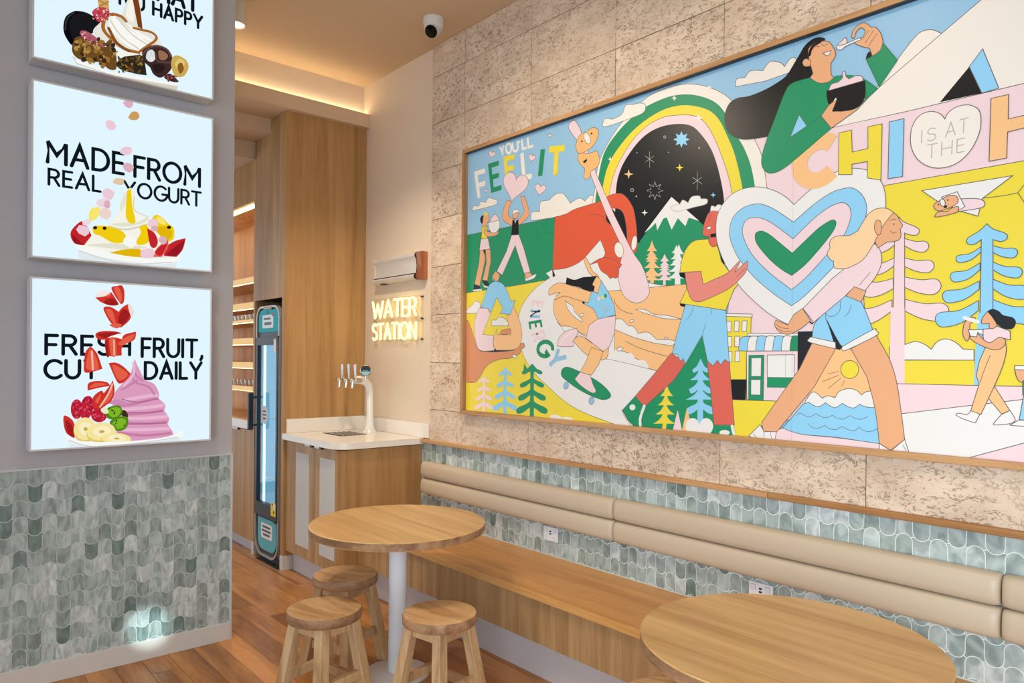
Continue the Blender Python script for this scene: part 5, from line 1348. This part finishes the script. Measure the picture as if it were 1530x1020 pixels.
p.fill(em(206, 172, 86), "1085,420 1095,365 1130,355 1180,385 1195,430 1165,485 1110,485"); p.fill(em(226, 200, 120), "1110,400 1140,375 1170,395 1160,430 1120,430"); p.fill(em(140, 90, 36), "1125,420 1150,400 1165,440 1140,470")
p.fill(em(78, 44, 40), "1040,490 1080,470 1135,520* 1110,525 1060,510"); 
for i in range(14): p.oval(em(196, 90, 100) if i % 2 else em(40, 24, 24), r2.uniform(1050, 1120), r2.uniform(482, 518), 6, 4, r2.uniform(0, 180))
p.build('printed_face', t)
# --- middle sign
t, p = lightbox(.512, 1.33, 2.010, 2.836, 'middle backlit sign reading MADE FROM REAL YOGURT')
p.text_uv(INKB, 'MADE', .577, .897, 2.462, 2.561, .0158, .27); p.text_uv(INKB, 'FROM', .950, 1.262, 2.459, 2.558, .0158, .24)
p.text_uv(INKB, 'REAL', .583, .797, 2.358, 2.430, .0118, .27); p.text_uv(INKB, 'YOGURT', .902, 1.268, 2.356, 2.428, .0118, .24)
p.frame = (0, 100, 3.189)
PKM, PKM2, CRM2 = em(238, 204, 216), em(222, 176, 192), em(228, 200, 160)
for x, y, rx, ry, a, c in ((610, 176, 25, 18, 20, PKM2), (526, 276, 28, 22, 40, PKM), (600, 400, 30, 21, -10, PKM), (610, 478, 28, 22, 25, PKM2)): p.fill(c, [(x+(rx*u*math.cos(math.radians(a))-ry*v*math.sin(math.radians(a))), y+(rx*u*math.sin(math.radians(a))+ry*v*math.cos(math.radians(a)))) for u, v in ((-1, .2), (-.7, -.7), (.1, -1), (.9, -.6), (1, .3), (.5, 1), (-.3, .9))])
p.fill(em(206, 160, 92), "612,240 630,214 655,216 664,236 650,252 625,252"); p.fill(CRM2, "538,545 555,530 588,536 585,560 550,558")
p.fill(em(226, 236, 240), "370,870* 850,900* 835,960* 375,920*"); p.fill(W1, "355,845* 420,855 520,880 700,912 855,900* 845,925 760,940 620,928 480,905 380,872"); p.line(em(206, 214, 216), "380,876 500,915 640,938 820,930", .005)
p.fill(em(246, 246, 232), "400,850 420,800 450,770 520,745* 560,700 570,650 600,590 625,575* 645,620 650,680 700,712 730,760 790,780 830,880 700,900 560,885 450,862")
p.fill(em(226, 228, 208), "530,750 600,760 690,740 705,712 650,740 580,742"); p.fill(em(228, 226, 208), "420,850 520,840 640,850 700,860 600,870"); p.fill(em(232, 232, 216), "575,690 600,650 605,600 590,610 570,660")
p.fill(em(246, 246, 236), "595,690 650,690 690,715 650,735 610,720"); p.line(em(214, 214, 190), "520,760 600,775 700,750", .008); p.line(em(218, 218, 196), "640,620 640,680 700,712", .006)
YY, YY2, YY3 = em(242, 206, 16), em(226, 182, 8), em(250, 232, 110)
p.fill(YY, "605,590* 625,580* 630,660 645,735 620,745 600,715 600,660"); p.fill(YY, "440,765 470,755 540,765 590,790 600,830 540,838 480,805 450,795"); p.fill(YY, "650,830 670,790 665,760 700,755 720,800 700,840 660,848"); p.fill(YY2, "520,885* 600,868 670,870 680,905 600,900*")
p.fill(YY, "720,740 740,705 770,715 800,745 828,770 825,820 790,832 760,800"); p.fill(YY2, "740,770 790,760 820,790 800,825 765,805"); p.fill(YY3, "745,715 775,722 790,750 760,745"); p.fill(YY3, "425,730 430,680 470,668 478,695 455,725")
for x, y in ((453, 766), (498, 768), (805, 764)): p.oval(em(30, 24, 20), x, y, 10, 8)
RD, RDD, RDL = em(196, 36, 44), em(150, 24, 34), em(226, 96, 84)
p.fill(RD, "335,800 350,765 395,735 430,790 435,805* 400,850* 355,840"); p.fill(RDD, "345,800 380,830 398,848* 355,838"); p.fill(RD, "700,768* 735,790 752,830 740,860 715,850"); p.fill(RD, "780,900* 790,860 830,830 885,815* 870,870 840,905*"); p.fill(RDD, "790,895* 830,860 880,822* 865,870 838,905*"); p.fill(RDL, "725,905* 750,860 800,820* 800,860 770,905*"); p.fill(RD, "740,880 780,840 798,828* 790,860 765,900")
for x, y, rx, ry, a, c in ((515, 605, 30, 26, 30, PKM), (490, 648, 34, 22, 0, em(240, 214, 222)), (510, 655, 16, 20, 0, PKM2), (500, 698, 30, 26, 20, em(238, 214, 206)), (395, 778, 32, 24, 20, PKM), (412, 740, 22, 14, -20, em(240, 220, 224)), (728, 745, 26, 22, 0, PKM), (735, 770, 18, 14, 0, PKM2), (618, 832, 32, 26, 25, W1), (702, 888, 36, 24, -5, PKM), (775, 825, 22, 18, 30, PKM2)):
    p.fill(c, [(x+(rx*u*math.cos(math.radians(a))-ry*v*math.sin(math.radians(a))), y+(rx*u*math.sin(math.radians(a))+ry*v*math.cos(math.radians(a)))) for u, v in ((-1, .3), (-.8, -.7), (0, -1), (.8, -.8), (1, .2), (.6, 1), (-.4, .9))])
p.build('printed_face', t)
# --- lowest sign
t, p = lightbox(.512, 1.33, 1.110, 1.922, 'lowest backlit sign reading FRESH FRUIT, CUT DAILY')
p.text_uv(INKB, 'FRESH', .577, .932, 1.564, 1.651, .0154, .28); p.text_uv(INKB, 'FRUIT,', .990, 1.283, 1.556, 1.646, .0154, .25)
p.text_uv(INKB, 'CUT', .572, .790, 1.450, 1.533, .0154, .30); p.text_uv(INKB, 'DAILY', 1.005, 1.278, 1.444, 1.526, .0154, .27)
p.frame = (0, 400, 3.517)
SR, SRD, SRL, SRH = em(206, 52, 42), em(160, 30, 32), em(228, 96, 70), em(244, 190, 170)
def berry(o_, inner, hl):
    p.fill(SR, o_)
    if inner: p.fill(SRD, inner)
    if hl: p.fill(SRL, hl)
berry("585,105 615,95 642,94 654,130 650,180 635,192* 605,150*", None, "600,110 625,104 640,150 632,180"); berry("500,155* 540,150 580,128 600,150 625,192* 580,198 530,180", "545,180 590,160 622,192 580,198", "505,156 545,150 580,132 575,150")
p.fill(em(246, 232, 228), "500,150 520,126 560,120 580,130 545,150")
berry("543,212 580,205 620,228* 625,260 612,316* 575,280", None, "555,220 590,225 608,300 580,270"); berry("608,260 640,210 680,192 690,240 680,275 640,312* 612,316*", "620,270 645,220 680,235 670,275 635,300", None); p.fill(em(240, 222, 216), "672,200 688,196 704,235 690,258")
p.fill(SRL, "575,300 610,292 640,300 612,318")
berry("503,345 540,332 600,333 640,342* 600,362 545,378 510,372", "512,350 560,340 620,342 560,370", None); p.fill(W1, "560,372 610,350 660,345 690,350 620,385")
berry("550,370* 600,365 640,375* 655,350 715,335* 705,378 645,410 640,460* 560,466* 552,420", None, "575,375 605,372 612,455 585,460"); p.fill(SRL, "620,400 660,365 705,350 690,382 645,405"); p.line(SRH, "598,380 600,458", .006); p.fill(SRD, "552,400 565,380 572,460 560,464")
berry("442,490 450,440 475,412* 510,450 538,530* 490,545 444,548", None, "455,530 460,460 478,425 505,470 515,532"); p.line(SRH, "482,440 488,535", .008)
berry("570,500* 610,498 650,520 686,555* 670,590 630,608 610,590", None, "590,510 640,530 672,560 640,590 615,580"); 
# cup
p.fill(em(224, 236, 242), "362,905* 944,880* 944,918* 365,940*"); 
PB, PB2, PB3, PB4 = em(220, 156, 190), em(199, 128, 164), em(234, 184, 210), em(176, 104, 144)
p.fill(PB, "590,715* 600,660 640,610 680,570 700,500 708,480* 725,520 760,590* 810,610 835,660 832,685* 868,720 862,750* 888,790 880,820* 900,850 915,880* 800,905 640,900 600,800")
for a in ("606,705 680,690 780,672 822,669", "640,745 760,735 854,722", "650,790 760,790 874,781", "640,850 760,850 886,844"): p.line(PB3, a, .016)
for a in ("610,725 700,715 800,690 826,688", "650,770 770,762 852,750", "650,815 780,818 872,809", "620,868 760,880 894,868"): p.line(PB2, a, .013)
for a in ("690,560 710,600 780,625 810,665", "640,640 690,610 720,590", "700,505 712,560 750,592"): p.line(PB2, a, .009)
p.line(PB4, "640,690 720,705 830,688", .005); p.line(PB4, "660,760 780,760 854,752", .005); p.line(PB4, "660,820 870,816", .005); p.line(PB3, "702,500 700,560 650,620", .012)
p.fill(em(206, 140, 182), "560,710 620,690 680,715 640,720")
berry("460,640 465,605 510,594 560,600 580,620* 520,630 470,642", None, "470,630 500,605 560,610 520,622"); berry("485,740 488,680 530,645 545,660* 530,700 520,745", None, "500,700 530,660 520,710"); berry("505,740 530,680 575,620 592,590* 602,640 590,690 560,720 515,748", None, "520,735 560,670 588,610 585,680"); p.line(SRH, "525,730 570,660 590,610", .007)
RA, RA2, RA3 = em(190, 34, 58), em(150, 20, 42), em(216, 80, 96)
p.oval(RA, 403, 742, 32, 52, 0); p.oval(RA, 455, 735, 35, 64, 12); p.oval(RA, 520, 775, 42, 36, 0)
for i in range(60):
    cx, cy, rx, ry = ((403, 742, 27, 46), (455, 735, 29, 56), (520, 775, 36, 30))[i % 3]; a = r2.uniform(0, 6.28); q = math.sqrt(r2.random()); p.oval((RA2, RA3)[(i//3) % 2], cx+rx*q*math.cos(a), cy+ry*q*math.sin(a), 5, 5)
berry("332,785 345,776 380,800 398,850 390,895* 350,870 335,830", "345,800 380,830 386,890 355,865", None)
KG, KG2, KG3 = em(126, 184, 36), em(84, 134, 22), em(172, 214, 84)
p.oval(em(60, 44, 30), 655, 768, 14, 24, -30); p.fill(KG2, "552,750 580,728 630,725 638,770 590,795 560,785"); p.fill(KG, "565,755 600,732 632,740 625,772 590,785"); p.fill(KG2, "575,810 620,782 668,785 670,825 650,850 610,855"); p.fill(KG, "590,815 630,790 660,800 650,835 615,845"); p.fill(em(232, 236, 196), "528,745 555,732 570,760 545,765")
for i in range(16): p.oval(em(34, 30, 22), r2.uniform(575, 655), r2.choice((r2.uniform(745, 775), r2.uniform(800, 838))), 4, 3)
BN, BN2, BN3 = em(246, 230, 160), em(226, 200, 104), em(250, 240, 196)
for x, y, rx, ry, a in ((445, 848, 60, 64, 10), (530, 862, 78, 50, -6), (608, 898, 80, 30, 2)): p.oval(BN2, x, y+5, rx, ry, a); p.oval(BN, x, y-3, rx*.97, ry*.93, a); p.oval(BN3, x+4, y-4, rx*.6, ry*.55, a); p.oval(em(206, 170, 80), x+4, y-2, rx*.18, ry*.16, a)
p.fill(W1, "338,868* 362,892 420,908 520,915* 700,908 860,890 930,868* 958,848* 958,878 925,895 760,920 520,942 400,930 355,905"); p.line(em(206, 214, 218), "360,905 430,930 530,938 760,916 930,890", .006)
p.build('printed_face', t)
